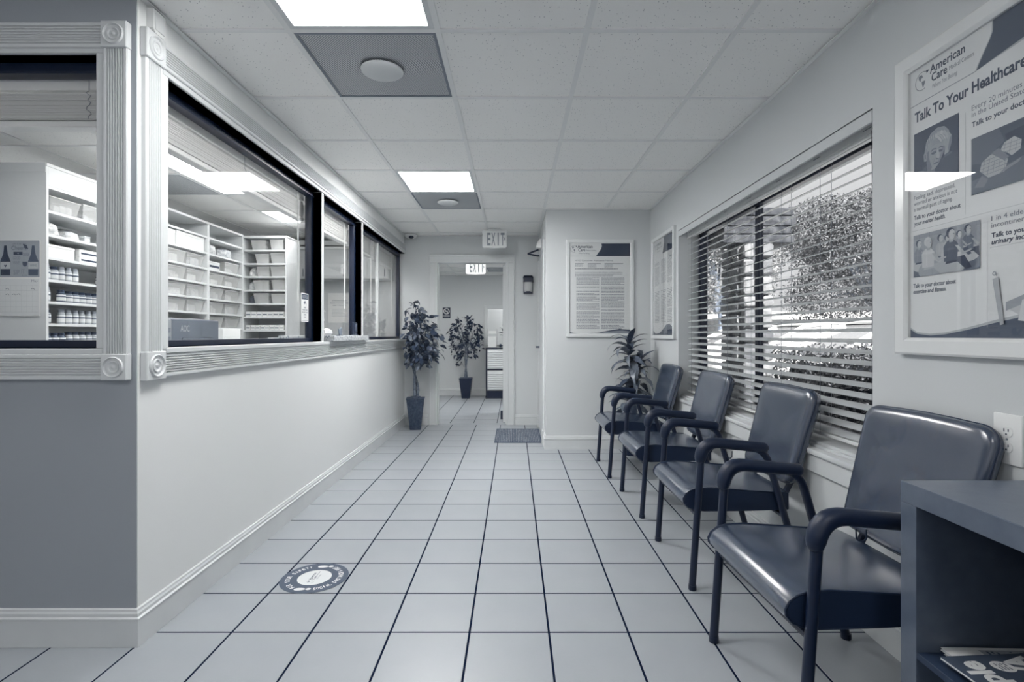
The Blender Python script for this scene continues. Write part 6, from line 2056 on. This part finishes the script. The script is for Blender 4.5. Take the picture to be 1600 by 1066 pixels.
MB().box(hx0 + 0.12, hx1 - 0.12, hy0 + 0.12, hy1 - 0.12, GZ + 0.03, hz - 0.12).build('inner_growth', M_core, t, smooth=False)
def hp(r):
    u = r.random()
    y = r.uniform(hy0, hy1)
    if u < 0.42: return (hx0 + 0.10 * r.random(), y, r.uniform(GZ + 0.05, hz))
    if u < 0.85: return (r.uniform(hx0, hx1), y, hz + 0.03 * math.sin(y * 5) + r.gauss(-0.03, 0.04))
    return (r.uniform(hx0, hx1), hy1 - 0.1 * r.random(), r.uniform(GZ + 0.05, hz))
leaf_cloud('leaves', t, 26000, hp, 0.024, M_lfA, 1)

# trees
def tree(label, x, y, zc, rx, ry, rz, n, size, m, seed, grp='trees beyond the car park'):
    t = thing('tree', label, 'tree', (x, y, GZ), 0, grp)
    r0 = random.Random(seed)
    MB().tube([(0, 0, 0), (0.08 * rx, 0, zc * 0.45), (0, 0.05 * rx, zc)], [0.06 * rx, 0.045 * rx, 0.03 * rx], 8).build('trunk', M_bark, t)
    lob = []
    for k in range(14):
        a, e = r0.uniform(0, 6.28), r0.uniform(-0.7, 1.2)
        lob.append((Vector((0.68 * rx * math.cos(a) * math.cos(e), 0.68 * ry * math.sin(a) * math.cos(e), zc + 0.68 * rz * math.sin(e))), r0.uniform(0.34, 0.55)))
    brm = MB()
    for c_, f in lob:
        brm.tube([(0, 0, zc * 0.55), c_ * 0.6 + Vector((0, 0, zc * 0.3)), c_], [0.03 * rx, 0.018 * rx, 0.008 * rx], 5)
    brm.build('limbs', M_bark, t, kind='stuff')
    def pick(r):
        c_, f = lob[r.randrange(len(lob))]
        d = Vector((r.gauss(0, 1), r.gauss(0, 1), r.gauss(0, 1))).normalized() * (f * (0.55 + 0.5 * r.random()))
        return (c_.x + d.x * rx, c_.y + d.y * ry, c_.z + d.z * rz)
    leaf_cloud('crown', t, n, pick, size, m, seed)
    return t
tree('broad full tree filling the middle of the window, beyond the car park', 17.3, 25.0, 4.6, 4.6, 4.2, 3.4, 85000, 0.072, M_lfB, 3)
tree('tree at the near side of the window view, partly cut by the right jamb', 12.2, 15.6, 3.7, 2.6, 2.5, 2.5, 42000, 0.047, M_lfB, 4)
tree('pale loose tree seen left of the stone pier', 8.3, 21.5, 3.8, 2.3, 2.3, 2.6, 22000, 0.062, M_lfC, 5)

# low building with a pale roof
bd_ = thing('low_building', 'low building with a white roof band across the car park', 'building', (21.0, 40.0, GZ))
M_bw = mat('far_wall', 0.55, 0.8, 0.2, vary=(0.6, 0.05))
MB().box(-16, 15, 0, 8, 0, 2.35).build('wall', M_bw, bd_, smooth=False)
MB().prism([(-2.2, 2.35), (10.2, 2.35), (10.2, 2.5), (4, 3.15), (-2.2, 2.5)], -17, 16, 'X').build('roof', mat('white_roof', 0.93, 0.7, 0.2), bd_, smooth=False)
for k in range(9):
    f = MB().box(-14.5 + k * 3.2, -12.9 + k * 3.2, -0.05, 0.02, 0.85 if k % 3 else 0.05, 1.95).build('window', M_trim if k % 2 else M_dark, bd_, smooth=False)
    MB().box(-14.4 + k * 3.2, -13.0 + k * 3.2, -0.07, -0.05, 0.95 if k % 3 else 0.15, 1.85).build('pane', M_black, f, smooth=False)
for k in range(6):
    MB().box(-15 + k * 5.6, -14.7 + k * 5.6, -2.0, -1.7, 0, 2.35).build('post', M_trim, bd_, smooth=False)

# parked cars, noses towards the building
M_car = [mat('car_paint_white', 0.93, 0.25, 0.5, coat=0.5), mat('car_paint_pale', 0.86, 0.25, 0.5, coat=0.5), mat('car_paint_grey', 0.66, 0.25, 0.5, coat=0.5)]
M_cg = mat('car_glass', 0.50, 0.05, 0.9)
def car(label, x, y, k):
    """x = front bumper, y = centre line; length along +X"""
    t = thing('car', label, 'car', (x, y, GZ), 0, 'cars parked behind the hedge')
    W2 = 0.88
    prof = [(0.0, 0.28), (0.02, 0.55), (0.10, 0.72), (0.55, 0.86), (1.18, 0.96), (1.25, 0.97), (4.05, 1.0), (4.45, 0.92), (4.55, 0.6), (4.5, 0.28)]
    rings = []
    for yy, s in ((-W2, 0.90), (-W2 * 0.95, 0.985), (-W2 * 0.7, 1.0), (0, 1.02), (W2 * 0.7, 1.0), (W2 * 0.95, 0.985), (W2, 0.90)):
        rings.append([(2.25 + (a - 2.25) * (1 if s > 0.95 else 0.985), yy, 0.28 + (b_ - 0.28) * s) for a, b_ in prof])
    body = MB().loft(rings).build('body', M_car[k], t, angle=40)
    gp = [(1.20, 0.95), (2.05, 1.40), (2.5, 1.455), (3.2, 1.42), (4.0, 0.98)]
    rings = []
    for yy, s in ((-W2 * 0.88, 0.0), (-W2 * 0.70, 1.0), (0, 1.03), (W2 * 0.70, 1.0), (W2 * 0.88, 0.0)):
        rings.append([(a, yy if b_ < 1.0 else (yy if s else yy), b_ if s else min(b_, 0.985)) for a, b_ in gp])
    MB().loft(rings).build('glasshouse', M_cg, t, angle=40)
    rf_ = [[(a, yy * (1 - 0.02), b_ + 0.012) for yy in (-W2 * 0.70, -W2 * 0.35, 0, W2 * 0.35, W2 * 0.70)] for a, b_ in ((2.05, 1.405), (2.5, 1.462), (3.2, 1.427))]
    b = MB()
    for r0, r1 in zip(rf_, rf_[1:]):
        for i in range(4):
            b._add([r0[i], r0[i + 1], r1[i + 1], r1[i]], [(0, 1, 2, 3)])
    bmesh.ops.remove_doubles(b.bm, verts=b.bm.verts[:], dist=0.001)
    bmesh.ops.solidify(b.bm, geom=b.bm.faces[:], thickness=0.03)
    b.build('roof', M_car[k], t)
    for sgn in (-1, 1):
        MB().tube([(1.16, sgn * W2 * 0.88, 0.95), (2.05, sgn * W2 * 0.70, 1.40), (2.5, sgn * W2 * 0.70, 1.455)], 0.045, 8).build('front_pillar', M_car[k], t)
        MB().tube([(3.2, sgn * W2 * 0.70, 1.42), (4.05, sgn * W2 * 0.88, 0.98)], 0.05, 8).build('rear_pillar', M_car[k], t)
        MB().box(1.45, 1.62, sgn * W2 * 1.0, sgn * W2 * 1.18, 0.95, 1.07, 0.02, 2).build('wing_mirror', M_car[k], t)
        for xx in (0.85, 3.65):
            MB().lathe([(0.001, sgn * 0.70), (0.31, sgn * 0.70), (0.32, sgn * 0.80), (0.30, sgn * 0.885), (0.20, sgn * 0.89), (0.18, sgn * 0.87), (0.001, sgn * 0.87)], 24, (xx, 0, 0.32), 'Y').build('wheel', M_dark, t)
    return t
car('white car parked nearest behind the hedge, windscreen facing the window', 4.35, 9.55, 0)
car('pale car parked second behind the hedge, seen just right of the stone pier', 4.4, 12.3, 1)
car('white car parked farthest, seen left of the stone pier', 4.4, 15.3, 0)
